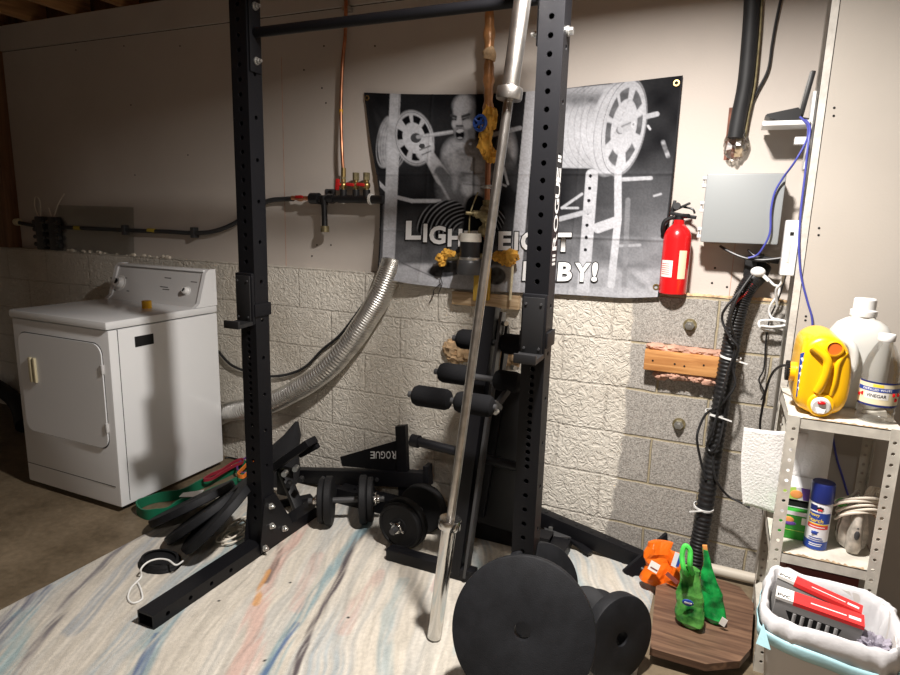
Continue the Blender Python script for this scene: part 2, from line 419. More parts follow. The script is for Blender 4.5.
def dup(root, loc, rot=None, label=None, group=None):
    r = root.copy(); COL.objects.link(r); r.location = loc
    if rot is not None: r.rotation_euler = rot
    if label: r['label'] = label
    if group: r['group'] = group
    for ch in list(root.children):
        c = ch.copy(); COL.objects.link(c); c.parent = r
        for g in list(ch.children):
            d = g.copy(); COL.objects.link(d); d.parent = c
    return r
def grid_object(name, fn, colfn, nu, nv, material):
    # regular grid with a per-point print colour; fn(s, t) arrays -> xyz arrays, colfn(x, y, z, s, t) -> rgb
    s, t = np.meshgrid(np.linspace(0, 1, nu), np.linspace(0, 1, nv)); s = s.ravel(); t = t.ravel()
    x, y, z = fn(s, t); rgb = colfn(x, y, z, s, t)
    me = bpy.data.meshes.new(name)
    idx = (np.arange(nv-1)[:, None]*nu+np.arange(nu-1)[None, :]).ravel()
    quads = np.stack([idx, idx+1, idx+1+nu, idx+nu], 1)
    me.from_pydata(np.stack([x, y, z], 1).tolist(), [], quads.tolist())
    a = me.color_attributes.new('print', 'FLOAT_COLOR', 'POINT')
    a.data.foreach_set('color', np.concatenate([np.clip(rgb, 0, 1), np.ones((len(x), 1))], 1).astype(np.float32).ravel())
    me.polygons.foreach_set('use_smooth', [True]*len(me.polygons)); me.materials.append(material); me.update()
    o = bpy.data.objects.new(name, me); COL.objects.link(o); return o
def vnoise(x, y, seed=0):
    rs = np.random.RandomState(seed); T = rs.rand(256, 256)
    xi = np.floor(x).astype(int); yi = np.floor(y).astype(int); fx = x-xi; fy = y-yi
    fx = fx*fx*(3-2*fx); fy = fy*fy*(3-2*fy)
    g = lambda a, b: T[a % 256, b % 256]
    return (g(xi, yi)*(1-fx)+g(xi+1, yi)*fx)*(1-fy)+(g(xi, yi+1)*(1-fx)+g(xi+1, yi+1)*fx)*fy

# ------------------------------------------------------------------ the setting
YB, YD, YP = 2.62, 2.68, 2.45          # block face, drywall face, partition face
LEDGE = 1.145
structure(MB().bb((-6, -2.6, -.1), (2.2, 2.9, 0)).build('floor', M['concrete']))
structure(MB().bb((-6, YB, 0), (2.2, 2.9, LEDGE)).build('wall_back_lower', M['block']))
wb = structure(MB().bb((-4.40, YD, LEDGE), (2.2, 2.8, 2.392)).build('wall_back_upper', M['drywall']))
structure(MB().bb((-4.40, YD-.012, 2.397), (.5, 2.8, 2.545)).build('trim_1', M['drywall']))
structure(MB().bb((-4.40, YD+.005, 2.385), (2.2, 2.79, 2.40)).build('trim_2', M['dark']))
structure(MB().bb((-6, 2.78, LEDGE), (-4.4, 2.9, 2.75)).build('wall_back_left', M['stud']))
structure(MB().bb((-4.56, 2.60, LEDGE), (-4.405, 2.78, 2.56), .004).build('trim_3', M['stud']))
structure(MB().bb((-6, 2.805, 2.5), (2.2, 2.9, 2.75)).build('trim_50', M['stud']))
structure(MB().bb((-6.1, -2.6, 0), (-6, 2.9, 2.75)).build('wall_left', M['block']))
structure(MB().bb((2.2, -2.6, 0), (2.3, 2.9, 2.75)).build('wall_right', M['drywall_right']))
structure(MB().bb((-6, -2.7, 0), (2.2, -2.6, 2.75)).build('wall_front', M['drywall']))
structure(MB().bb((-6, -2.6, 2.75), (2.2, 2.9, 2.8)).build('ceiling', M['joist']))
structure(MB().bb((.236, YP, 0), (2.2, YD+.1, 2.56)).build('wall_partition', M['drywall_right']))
cbm = MB(); cbm.bb((.224, YP+.004, .35), (.236, YP+.16, 2.56)); cbm.bb((.224, YP-.003, .35), (.246, YP+.004, 2.56))
structure(cbm.build('trim_4', M['bead']))
structure(MB().bb((.247, YP-.001, .35), (.2485, YP+.002, 2.56)).build('trim_5', M['dark']))
for i, x in enumerate([-4.51+.41*k for k in range(17)]):
    structure(MB().bb((x-.02, -2.6, 2.55), (x+.02, 2.78, 2.75), .003).build('trim_%d' % (6+i), M['joist']))
for u, v in [(76, 50), (131, 105), (180, 46), (188, 155), (135, 175), (124, 46), (324, 46), (304, 70), (375, 46), (322, 88), (326, 103), (317, 245), (331, 245), (312, 256), (712, 283), (727, 287), (715, 268)]:
    p = PY(u, v, YD)
    MB().cyl((p.x, YD-.001, p.z), (p.x, YD+.004, p.z), .0045, seg=8).build('screw_head', M['dark'], wb)
sx = PY(287, 300, YD).x
MB().bb((sx-.0015, YD-.0008, LEDGE), (sx+.0015, YD+.002, 2.2)).build('joint', M['pink_foam'], wb)
p = PY(731, 280, YD); MB().bb((p.x-.0012, YD-.0008, LEDGE), (p.x+.0012, YD+.002, 1.4)).build('joint', M['pink_foam'], wb)
wp = bpy.data.objects['wall_partition']
for u, v in [(830, 108), (829.5, 116), (815, 228), (814.5, 235), (802, 316), (801.5, 320)]:
    p = PY(u, v, YP)
    MB().cyl((p.x+.012, YP-.001, p.z), (p.x+.012, YP+.004, p.z), .004, seg=8).build('screw_head', M['dark'], wp)
# yellowish foam bead along the ledge on the right
fb = MB()
for k in range(22):
    x = -.24+.46*k/21
    fb.ell((x, YB+.012, LEDGE+.002), (.018, .012, .007+.004*random.random()), rough=.5, seed=k, seg=8, rings=6)
structure(fb.build('trim_30', M['tan_foam']))

# ------------------------------------------------------------------ rug
def polyd(x, y, pts):
    d = np.full_like(x, 9.); side = np.zeros_like(x)
    for (x0, y0), (x1, y1) in zip(pts[:-1], pts[1:]):
        dx, dy = x1-x0, y1-y0; t = np.clip(((x-x0)*dx+(y-y0)*dy)/(dx*dx+dy*dy), 0, 1)
        dd = np.hypot(x-x0-t*dx, y-y0-t*dy); d = np.minimum(d, dd)
    return d
RX0, RX1, RY0, RY1 = -2.235, -.125, .55, 2.50
def rug_xyz(s, t):
    x = RX0+(RX1-RX0)*s; y = RY0+(RY1-RY0)*t
    e = np.minimum(np.minimum(s, 1-s)*(RX1-RX0), np.minimum(t, 1-t)*(RY1-RY0))
    z = .013*np.clip(e/.012, .05, 1)**.5
    z = z-.0018*(np.abs(vnoise((x+.42*(y-1.8)+.05*np.sin(y*5+x*3))*34, y*1.5, 3)-.5) < .09)*(e > .02)
    return x, y, z
def rug_col(x, y, z, s, t):
    wob = .045*(vnoise(x*3, y*3, 11)-.5)+.03*(vnoise(x*9, y*7, 12)-.5)
    u = x+.40*(y-1.8)+wob+.05*np.sin(3*(y-.3)+x)
    base = np.array([.55, .505, .43])
    c = np.tile(base, (len(x), 1))
    def mix(col, k): 
        nonlocal c
        k = np.clip(k, 0, 1)[:, None]; c = c*(1-k)+np.array(col)*k
    f1 = vnoise(u*26, y*1.2+5, 21); f2 = vnoise(u*75, y*3.0, 22); f3 = vnoise(x*160, y*160, 23); f4 = vnoise(u*9, y*.8, 24)
    mix((.36, .37, .36), .75*np.clip((f1-.55)*3.2, 0, 1)*(.4+.6*f2))
    mix((.66, .61, .53), .6*np.clip((f2-.6)*3, 0, 1))
    mix((.40, .42, .42), .55*np.clip((f4-.58)*5, 0, 1)*f2)
    mix((.43, .42, .40), .55*np.clip((vnoise(u*120, y*4, 26)-.55)*4, 0, 1)*np.clip(.3+1.4*(f4-.3), 0, 1)); mix((.68, .63, .55), .5*np.clip((vnoise(u*95, y*3.2, 27)-.6)*4, 0, 1)); mix((.30, .37, .41), .6*np.clip((f4-.62)*5, 0, 1)*np.clip((vnoise(u*110, y*5, 28)-.4)*3, 0, 1))
    rag = vnoise(u*60, y*5, 31)
    def streak(pts, w, col, k, seed, soft=1.):
        xx = x+.018*(vnoise(y*7, x*2, seed)-.5); d = polyd(xx, y, pts)
        br = .5*vnoise(u*45, y*6, seed+1)+.75*vnoise(u*130, y*11, seed+2)-.12; m_ = np.clip((w*(.55+.9*rag)-d)/(w*.5*soft), 0, 1)
        mix(col, k*m_*np.clip(-.15+1.9*br, 0, 1))
    streak([(-1.50, 2.5), (-1.38, 2.2), (-1.25, 1.79), (-1.18, 1.55), (-1.11, 1.36), (-1.02, 1.1)], .021, (.085, .07, .075), 1., 41)
    streak([(-1.40, 2.3), (-1.38, 2.14), (-1.30, 1.77), (-1.22, 1.49), (-1.16, 1.30), (-1.1, 1.1)], .03, (.19, .30, .335), .8, 43)
    streak([(-1.24, 1.55), (-1.20, 1.40), (-1.15, 1.2)], .012, (.06, .12, .25), .85, 45)
    streak([(-1.68, 2.2), (-1.66, 2.1), (-1.55, 1.84), (-1.43, 1.57), (-1.27, 1.33), (-1.15, 1.1)], .045, (.56, .35, .295), .7, 47)
    streak([(-1.64, 1.95), (-1.56, 1.82), (-1.51, 1.70)], .018, (.10, .06, .05), .8, 49)
    streak([(-1.55, 1.76), (-1.50, 1.66), (-1.44, 1.58)], .017, (.62, .30, .08), .75, 51)
    streak([(-1.45, 1.95), (-1.38, 1.80), (-1.30, 1.62)], .025, (.54, .37, .32), .5, 53)
    streak([(-2.26, 1.95), (-2.22, 1.66), (-2.09, 1.32), (-1.93, 1.08), (-1.8, .9)], .028, (.11, .10, .12), .85, 55)
    streak([(-2.16, 1.75), (-2.02, 1.42), (-1.9, 1.2)], .04, (.24, .29, .35), .6, 56)
    streak([(-1.95, 2.1), (-1.80, 1.80), (-1.74, 1.55), (-1.62, 1.28), (-1.50, 1.1)], .05, (.21, .32, .36), .75, 57)
    streak([(-1.64, 1.30), (-1.57, 1.2), (-1.47, 1.08)], .016, (.04, .08, .20), .8, 59)
    streak([(-2.22, 1.3), (-2.15, 1.14), (-2.0, .95)], .04, (.07, .09, .16), .85, 61)
    streak([(-2.12, 1.18), (-1.98, 1.05), (-1.8, .85)], .05, (.22, .38, .42), .7, 62)
    streak([(-1.14, 1.95), (-1.13, 1.75), (-1.08, 1.60)], .03, (.54, .36, .31), .5, 63)
    streak([(-1.04, 1.95), (-.97, 1.72), (-.86, 1.5), (-.75, 1.3)], .03, (.25, .35, .38), .5, 65)
    streak([(-.80, 2.2), (-.74, 1.9), (-.66, 1.7)], .05, (.32, .42, .43), .5, 67)
    streak([(-.45, 2.3), (-.36, 2.1), (-.3, 1.9)], .05, (.30, .42, .44), .5, 69)
    streak([(-1.02, 2.3), (-.93, 2.1), (-.9, 1.95)], .02, (.45, .28, .26), .5, 71)
    c = c*(.70+.20*f3+.26*vnoise(u*150, y*14, 29)+.14*vnoise(u*60, y*5, 30))[:, None]
    for sx_, sy_, r_ in [(-1.10, 1.66, .007), (-1.42, 1.74, .006), (-1.58, 1.53, .006), (-1.22, 1.36, .006), (-.6, 1.95, .005)]:
        mix((.02, .02, .02), np.hypot(x-sx_, y-sy_) < r_)
    return c
M['rug'] = mat_attr('rug pile', .97, .8, 420, .004, .1, sheen=.15)
rug = grid_object('rug', rug_xyz, rug_col, 424, 392, M['rug'])
tag(rug, 'cream area rug with wavy blue, pink and charcoal streaks under the squat rack', 'rug')
RZ = .013

# ------------------------------------------------------------------ clothes dryer
DX0, DX1, DY0, DY1 = -3.182, -2.496, 1.851, 2.505
dr = thing('clothes_dryer', 'white front-loading clothes dryer with tilted control console against the block wall', 'dryer', ((DX0+DX1)/2, (DY0+DY1)/2, 0))
b = MB(); b.bb((DX0, DY0, .03), (DX1, DY1, .882), .008); b.build('cabinet', M['white_enamel'], dr)
b = MB(); b.bb((DX0-.004, DY0-.012, .886), (DX1+.004, DY1, .925), .012); b.build('top_panel', M['white_top'], dr)
b = MB()
rr = []
for cx_, cz_, a0 in ((-2.60, .762, 0), (-3.085, .762, 90), (-3.085, .37, 180), (-2.60, .37, 270)):
    for k in range(7): rr.append((cx_+.055*math.cos(rad(a0+15*k)), cz_+.055*math.sin(rad(a0+15*k))))
b.prism([(x, DY0-.007, z) for x, z in rr], (0, .009, 0))
dd = b.build('door', M['white_enamel'], dr)
b = MB()
g = [(x*1+.0, z) for x, z in rr]
cxm, czm = -2.8425, .566
o_ = [(cxm+(x-cxm)*1.016, czm+(z-czm)*1.018) for x, z in rr]
n_ = len(rr); vs = [V((x, DY0-.0012, z)) for x, z in rr]+[V((x, DY0-.0012, z)) for x, z in o_]
b.raw(vs, [[i, (i+1) % n_, n_+(i+1) % n_, n_+i] for i in range(n_)])
b.build('gap', M['pad_steel'], dd)
b = MB(); b.bb((-3.062, DY0-.018, .575), (-3.045, DY0-.006, .70), .003); b.bb((-3.03, DY0-.018, .575), (-3.015, DY0-.006, .70), .003); b.build('handle', M['cream'], dd)
b = MB(); b.bb((-3.045, DY0-.0085, .58), (-3.03, DY0-.0068, .695)); b.build('handle_slot', M['dark'], dd)
for z in (.70, .42):
    b = MB(); b.bb((-2.553, DY0-.012, z-.022), (-2.540, DY0+.001, z+.022), .002); b.build('hinge', M['panel_grey'], dr)
b = MB(); b.bb((DX0+.004, DY0-.0015, .128), (DX1-.03, DY0+.002, .131)); b.bb((DX1-.002, DY0+.045, .05), (DX1+.0012, DY0+.048, .882)); b.build('panel_seam', M['pad_steel'], dr)
b = MB(); b.bb((DX1-.002, 1.985, .785), (DX1+.003, 2.088, .835), .001); b.build('side_plate', M['dark'], dr)
# console: leaning face between two end caps
prof = [(2.372, .925), (2.395, .945), (2.447, 1.095), (2.465, 1.112), (2.502, 1.112), (2.505, .925)]
b = MB(); b.prism([(DX0+.022, y, z) for y, z in prof], (DX1-DX0-.044, 0, 0)); con = b.build('console', M['panel_grey'], dr)
prof2 = [(2.355, .925), (2.385, .945), (2.437, 1.10), (2.46, 1.12), (2.505, 1.12), (2.507, .925)]
for x in (DX0-.002, DX1-.022):
    b = MB(); b.prism([(x, y, z) for y, z in prof2], (.024, 0, 0)); b.build('end_cap', M['white_enamel'], dr)
b = MB(); b.bb((DX0+.02, 2.44, 1.106), (DX1-.02, 2.505, 1.118), .004); b.build('console_trim', M['white_enamel'], dr)
cn = V((0, -.945, .327)).normalized()
def conp(u, v):   # point on the leaning face
    d = ray(u, v); p0 = V((0, 2.421, 1.02)); t = (p0-CAM).dot(cn)/d.dot(cn); return CAM+d*t
for (u, v), r in (((120, 283), .030), ((187, 291), .017)):
    p = conp(u, v); b = MB(); b.lathe([(r*1.5, -.001), (r*1.5, .002), (r*1.1, .003), (r, .02), (r*.85, .026), (0, .026)], p, cn, m=M['white_plastic'])
    k = b.build('dial', M['white_plastic'], dr)
    b = MB(); b.box(p+cn*.027, (r*.5, .004, r*1.3), Matrix.Rotation(.6, 3, 'Y') @ Matrix.Identity(3)); b.build('pointer', M['black_plastic'], k)
b = MB()
for (u, v, l) in [(112, 278, .03), (113, 284, .03), (114, 290, .03), (126, 278, .02), (128, 291, .02), (168, 278, .05), (164, 287, .06), (166, 289.5, .05), (194, 282, .045), (186, 303, .03)]:
    p = conp(u, v)+cn*.0006; e1 = V((1, 0, 0)); e2 = cn.cross(e1)
    b.raw([p-e1*l/2-e2*.0022, p+e1*l/2-e2*.0022, p+e1*l/2+e2*.0022, p-e1*l/2+e2*.0022], [[0, 1, 2, 3]])
b.build('print', M['pad_steel'], con)
for x in (DX0+.05, DX1-.05):
    for y in (DY0+.06, DY1-.06):
        b = MB(); b.cyl((x, y, 0), (x, y, .032), .02); b.build('foot', M['black_plastic'], dr)
p = PZ(147, 308, .925)
b = MB(); b.lathe([(.024, 0), (.024, .003), (.0235, .036), (.021, .039), (0, .039)], p); o = b.build('cap', M['yellow'], origin=p)
tag(o, 'small yellow screw cap standing on the dryer top', 'cap')

# ------------------------------------------------------------------ power rack
XL, XR, YR = -1.722, -.566, 1.85
TW = .076
def square_tube(mb, p0, p1, w, d, t, ax):
    # hollow tube along axis ax ('Z' or 'Y'), w across x, d across the other axis
    p0, p1 = V(p0), V(p1)
    def ring(p, a, c):
        return [p+(V((sx*a/2, sy*c/2, 0)) if ax == 'Z' else V((sx*a/2, 0, sy*c/2)) if ax == 'Y' else V((0, sx*a/2, sy*c/2))) for sx, sy in ((-1, -1), (1, -1), (1, 1), (-1, 1))]
    vs = ring(p0, w, d)+ring(p1, w, d)+ring(p1, w-2*t, d-2*t)+ring(p0, w-2*t, d-2*t)
    fs = []
    for a in range(4):
        for i in range(4):
            j = (i+1) % 4; e = (a+1) % 4
            fs.append([a*4+i, a*4+j, e*4+j, e*4+i])
    return mb.raw(vs, fs)
def drill(o, holes):
    c = MB()
    for p0, p1, r in holes: c.cyl(p0, p1, r, seg=12)
    off = world_loc(o)
    co = c.build('cutter', M['dark'], origin=off, weld=False)
    md = o.modifiers.new('holes', 'BOOLEAN'); md.object = co; md.operation = 'DIFFERENCE'; md.solver = 'EXACT'
    bpy.context.view_layer.update()
    dg = bpy.context.evaluated_depsgraph_get(); me = bpy.data.meshes.new_from_object(o.evaluated_get(dg))
    o.modifiers.clear(); old = o.data; o.data = me; bpy.data.meshes.remove(old)
    cm = co.data; bpy.data.objects.remove(co); bpy.data.meshes.remove(cm)
    for pl in o.data.polygons: pl.use_smooth = False
rack = thing('squat_rack', 'tall black steel squat rack with drilled uprights standing on the rug', 'squat rack', ((XL+XR+TW)/2, 1.9, 0))
RTOP = 2.29
for i, x in enumerate((XL, XR)):
    b = MB(); square_tube(b, (x+TW/2, YR+TW/2, .0655), (x+TW/2, YR+TW/2, RTOP), TW, TW, .006, 'Z')
    up = b.build('upright', M['black_steel'], rack, flat=True)
    hs = []
    z = .17
    while z < 2.24:
        hs.append(((x+TW/2, YR-.02, z), (x+TW/2, YR+TW+.02, z), .0085))
        if .62 < z < 1.0: hs.append(((x+TW/2, YR-.02, z+.0254), (x+TW/2, YR+TW+.02, z+.0254), .0085))
        z += .0508
    z = .245
    while z < 2.24:
        hs.append(((x-.02, YR+TW/2, z), (x+TW+.02, YR+TW/2, z), .008)); z += .1524
    drill(up, hs)
    # foot and its open front end
    b = MB(); square_tube(b, (x+TW/2-(.008 if i == 0 else 0), 1.31, .026+RZ), (x+TW/2, 2.47, .026+RZ), TW, .052, .006, 'Y'); ft = b.build('foot', M['black_steel'], rack, flat=True)
    drill(ft, [((x-.02, y, .026+RZ), (x+TW+.02, y, .026+RZ), .009) for y in (1.37, 1.47, 1.57, 1.67)])
    # gusset plates both sides with bolts
    for sd in (0, 1):
        gx = x+TW+.0005 if sd else x-.0065
        poly = [(gx, YR-.02, .03), (gx, YR-.02, .075), (gx, YR+.012, .26), (gx, YR+.078, .26), (gx, YR+.18, .085), (gx, YR+.18, .03)]
        b = MB(); b.prism(poly, (.006, 0, 0)); b.build('gusset_plate', M['black_steel'], rack)
        s_ = 1 if sd else -1; fx = gx+.006 if sd else gx
        for y, z in ((YR+.045, .215), (YR+.045, .125), (YR+.0, .045), (YR+.125, .075)):
            b = MB(); b.cyl((fx, y, z), (fx+s_*.004, y, z), .014, seg=20); b.cyl((fx+s_*.004, y, z), (fx+s_*.013, y, z), .0105, seg=6); b.cyl((fx+s_*.013, y, z), (fx+s_*.02, y, z), .006, seg=10)
            b.build('bolt', M['zinc'], rack)
    if i == 1:
        fx = x+TW+.0006
        b = MB()
        for ch, (v0, v1) in zip('ROGUE', ((250, 233), (232, 215), (214, 199), (198, 183), (182, 168))):
            z0 = PX(558, v0, fx).z; z1 = PX(560, v1, fx).z
            y0, y1 = YR+TW-.014, YR+.014
            b.text(ch, lambda a, c, z0=z0, z1=z1: V((fx, y1+(y0-y1)*(1-c), z0+(z1-z0)*a)), .02)
        for v0 in (255, 259, 263, 160, 156):
            z0 = PX(558, v0, fx).z; b.raw([(fx, YR+.02, z0-.004), (fx, YR+TW-.02, z0-.004), (fx, YR+TW-.02, z0+.004), (fx, YR+.02, z0+.004)], [[0, 1, 2, 3]])
        b.build('lettering', M['lettering'], up, weld=False, fixn=False)['label'] = 'white upright lettering'
CBZ = 2.062
b = MB(); b.cyl((XL+TW+.006, YR+.038, CBZ), (XR-.006, YR+.038, CBZ), .0175, seg=24); b.build('pull_up_bar', M['black_steel'], rack)
for x, s_ in ((XL+TW, 1), (XR, -1)):
    x2 = x+s_*.008
    b = MB(); b.bb((min(x, x2), YR+.008, 1.925), (max(x, x2), YR+.068, 2.20), .003); b.build('end_plate', M['black_steel'], rack)
    for z in (1.965, 2.15):
        b = MB(); b.cyl((x2, YR+.038, z), (x2+s_*.004, YR+.038, z), .014); b.cyl((x2+s_*.004, YR+.038, z), (x2+s_*.014, YR+.038, z), .0105, seg=6); b.cyl((x2+s_*.014, YR+.038, z), (x2+s_*.024, YR+.038, z), .006, seg=10)
        b.build('bolt', M['zinc'], rack)
    xo = x-s_*TW
    for z in (1.965, 2.15):
        b = MB(); b.cyl((xo, YR+.038, z), (xo-s_*.006, YR+.038, z), .015); b.cyl((xo-s_*.006, YR+.038, z), (xo-s_*.018, YR+.038, z), .0105, seg=6); b.build('bolt', M['zinc'], rack)
b = MB(); square_tube(b, (XL+TW, 2.425, .038+RZ), (XR, 2.425, .038+RZ), TW, TW, .006, 'X'); cm_ = b.build('rear_crossmember', M['black_steel'], rack, flat=True)
drill(cm_, [((x, 2.425, .03), (x, 2.425, .12), .009) for x in np.arange(XL+TW+.08, XR-.03, .0762)])

def jcup(label):
    t = thing('j_cup', label, 'barbell holder', (0, 0, 0), 'bar holders on the rack uprights')
    b = MB(); b.box((0, -.010, .0), (.082, .016, .20), None, .006); b.build('back_plate', M['black_steel'], t, local=True)
    b = MB(); b.box((0, -.021, .0), (.068, .006, .18), None, .002); b.build('liner', M['black_plastic'], t, local=True)
    b = MB(); b.prism([(-.04, -.018, -.10), (.04, -.018, -.10), (.036, -.085, -.105), (-.036, -.085, -.105)], (0, 0, .014)); b.box((0, -.087, -.092), (.072, .012, .03), None, .003); b.build('lip', M['black_plastic'], t, local=True)
    b = MB()
    for s_ in (-1, 1): b.box((s_*.0425, .036, -.045), (.007, .09, .05), None, .002)
    b.box((0, .0805, -.045), (.092, .007, .05), None, .002); b.build('collar', M['black_steel'], t, local=True)
    for x in (-.024, .024):
        for z in (-.07, .07):
            b = MB(); b.cyl((x, -.024, z), (x, -.027, z), .004, seg=10); b.build('rivet', M['pad_steel'], t, local=True)
    return t
jc = jcup('black bar holder hooked on the left rack upright beside the dryer')
jc.location = (XL+TW/2, YR-.001, 1.095)
dup(jc, (XR+TW/2, YR-.001, 1.10), label='black bar holder hooked on the right rack upright above the bench rollers')

# ------------------------------------------------------------------ barbell
B0 = PZ(434, 638, RZ); BT = PY(520.5, 14, 1.795)
bu = (BT-B0).normalized(); B0 = B0+bu*.004
bl = thing('barbell', 'long steel barbell leaning upright against the squat rack crossbar', 'barbell', B0)
def at(t): return B0+bu*t
b = MB(); b.lathe([(.023, 0), (.025, .003), (.025, .405)], B0, bu, 32); b.build('sleeve', M['chrome'], bl)
b = MB(); b.lathe([(.025, .405), (.037, .407), (.038, .412), (.038, .434), (.036, .44), (.018, .441)], B0, bu, 32); b.build('collar', M['chrome'], bl)
b = MB(); b.cyl(at(.43), at(1.79), .0143, seg=24); b.cyl(at(.60), at(.604), .0147); b.cyl(at(1.2), at(1.203), .0147); b.build('shaft', M['bar_steel'], bl)
b = MB(); b.lathe([(.018, 1.755), (.036, 1.756), (.038, 1.762), (.038, 1.785), (.036, 1.79), (.025, 1.791)], B0, bu, 32); b.build('collar', M['bar_steel'], bl)
b = MB(); b.lathe([(.025, 1.79), (.025, 2.195), (.022, 2.2), (0, 2.2)], B0, bu, 32); b.build('sleeve', M['bar_steel'], bl)

# ------------------------------------------------------------------ weight plates
def plate(label, c, n, R, t, group, hole=.026, lip=0., name='weight_plate'):
    b = MB(); h = t/2; e = .004
    if lip:
        pr = [(hole, -h), (hole, h), (hole*1.9, h), (hole*2.1, h-lip), (R-.03, h-lip), (R-.026, h), (R-e, h), (R, h-e), (R, -h+e), (R-e, -h)]
    else:
        pr = [(hole-.002, -h), (hole-.002, h-.001), (hole+.0015, h), (R-e*1.6, h), (R-e*.5, h-e*.5), (R, h-e*1.8), (R, -h+e), (R-e, -h)]
    b.lathe(pr, close=True, seg=72)
    o = b.build(name, M['plate'], origin=(0, 0, 0)); o.location = c
    o.rotation_euler = V(n).to_track_quat('Z', 'Y').to_euler()
    return tag(o, label, 'weight plate', group)
G1 = 'weight plates at the foot of the right upright'
pc = PY(523, 630, 1.545)
plate('largest black weight plate, facing the viewer in front of the right upright', pc, (.14, -.89, .43), .207, .045, G1)
plate('black weight plate half hidden behind the largest plate, beside the right upright', PZ(538, 590, .18), (.72, -.62, .30), .160, .03, G1)
plate('black weight plate standing on edge and turned right, nearest the walnut board', PZ(617, 636, .147), (.80, -.58, .15), .134, .045, G1)
plate('small black weight plate lying tilted, partly hidden by the right-turned plate', PZ(600, 610, .08), (.25, -.45, .85), .075, .025, G1, .014)
plate('small black weight plate in the gap between the largest and the right-turned plate', PZ(587, 608, .09), (.05, -.65, .76), .075, .025, G1, .014)
G2 = 'weight plates leaning by the left upright'
def fan(u, v, z, ang, tilt):
    c = PZ(u, v, z); d = (c-CAM).normalized(); a = CR*math.cos(rad(ang))+CU*math.sin(rad(ang)); n = d.cross(a).normalized()
    if n.z < 0: n = -n
    return c, (n*math.cos(rad(tilt))-d*math.sin(rad(tilt)))
for lab, args, R_ in (('black weight plate lying lowest in the fanned pile beside the green band', (193, 503, .105, 26, 3), .195),
                  ('black weight plate in the middle of the fanned pile left of the rack', (206, 513, .125, 36, 3), .19),
                  ('black weight plate leaning steepest toward the left rack upright, top of the pile', (219, 514, .165, 47, 7), .195)):
    c, n = fan(*args); plate(lab, c, n, R_, .034, G2)
# ------------------------------------------------------------------ dumbbells
def dumbbell(label):
    t = thing('dumbbell', label, 'dumbbell', (0, 0, 0), 'loaded dumbbells under the spotter arm')
    b = MB(); b.cyl((0, 0, -.175), (0, 0, .175), .0135, seg=20); b.build('handle', M['pad_steel'], t, local=True)
    for s_ in (-1, 1):
        for R, z0, th in ((.112, .062, .034), (.102, .097, .028)):
            b = MB(); e = .005
            b.lathe([(.0137, z0), (R-e, z0), (R, z0+e), (R, z0+th-e), (R-e, z0+th), (R*.86, z0+th), (R*.84, z0+th-.004), (.04, z0+th-.004), (.036, z0+th), (.0137, z0+th)], (0, 0, 0), (0, 0, s_), 48, close=True)
            b.build('plate', M['black_rubber'], t, local=True)
        b = MB(); b.lathe([(.0137, .127), (.024, .127), (.024, .139), (.019, .143), (.019, .152), (.0137, .152)], (0, 0, 0), (0, 0, s_), 24, close=True)
        for k in range(4):
            a = k*PI/2+.4; b.cyl((.018*math.cos(a), .018*math.sin(a), s_*.134), (.036*math.cos(a), .036*math.sin(a), s_*.134), .0055, seg=10)
        b.build('spin_nut', M['chrome'], t, local=True)
    return t
db = dumbbell('black dumbbell with upright discs in front of the spotter arm, nearer the left upright')
db.location = (-1.495, 2.245, .112+RZ); db.rotation_euler = V((.88, .47, .03)).to_track_quat('Z', 'Y').to_euler()
d2 = dup(db, (-1.15, 2.255, .112+RZ), V((.06, 1, 0)).to_track_quat('Z', 'Y').to_euler(), 'black dumbbell pointing at the viewer, beside the foot of the barbell')

# ------------------------------------------------------------------ spotter arms
GA = 'spotter arms lying along the block wall'
a0 = PY(296, 475, 2.53); a1 = PY(428, 479, 2.53)
sa = thing('spotter_arm', 'black spotter arm with triangular lettered brace, lying behind the dumbbells', 'spotter arm', (a0.x, 2.53, 0), GA)
b = MB(); b.bar(a0, a1, .05, .076, bev=.003); b.build('beam', M['black_steel'], sa)
b = MB(); b.bar(a1+V((-.012, 0, .02)), a1+V((.012, 0, .022)), .056, .105, bev=.003); b.build('end_lip', M['black_steel'], sa)
pp = [PY(398, 425, 2.545), PY(408, 424, 2.545), PY(411, 510, 2.545), PY(402, 508, 2.545)]
b = MB(); b.prism(pp, (0, -.03, 0)); b.build('bracket', M['black_steel'], sa)
pg = [PY(340, 457, 2.53), PY(399, 440, 2.53), PY(401, 472, 2.53), PY(342, 466, 2.53)]
b = MB(); b.prism(pg, (0, .008, 0)); br_ = b.build('brace', M['black_steel'], sa)
b = MB()
q0, q1, q2, q3 = PY(396.5, 451, 2.529), PY(370, 451.5, 2.529), PY(370, 458.5, 2.529), PY(396.5, 459, 2.529)
for k, ch in enumerate('ROGUE'):
    def fn(a, c, k=k):
        s_ = (k+.08+.84*a)/5; top = q3.lerp(q2, s_); bot = q0.lerp(q1, s_)
        return bot.lerp(top, c)
    b.text(ch, fn, .01)
b.build('lettering', M['lettering'], br_, weld=False, fixn=False)['label'] = 'white upside-down lettering'
for x_ in (-.25, .16):
    b = MB(); p = a0.lerp(a1, .5+x_)+V((0, -.026, 0)); b.cyl(p, p+V((0, -.008, 0)), .011, seg=6); b.build('bolt', M['pad_steel'], sa)
s0 = PY(536, 515, 2.56); s1 = PY(640, 560, 2.49)
sb = thing('spotter_arm', 'black drilled spotter arm with end plate, lying against the wall beside the orange bag', 'spotter arm', (s1.x, 2.49, 0), GA)
b = MB(); b.bar(s0, s1, .05, .072, bev=.003); b.build('beam', M['black_steel'], sb)
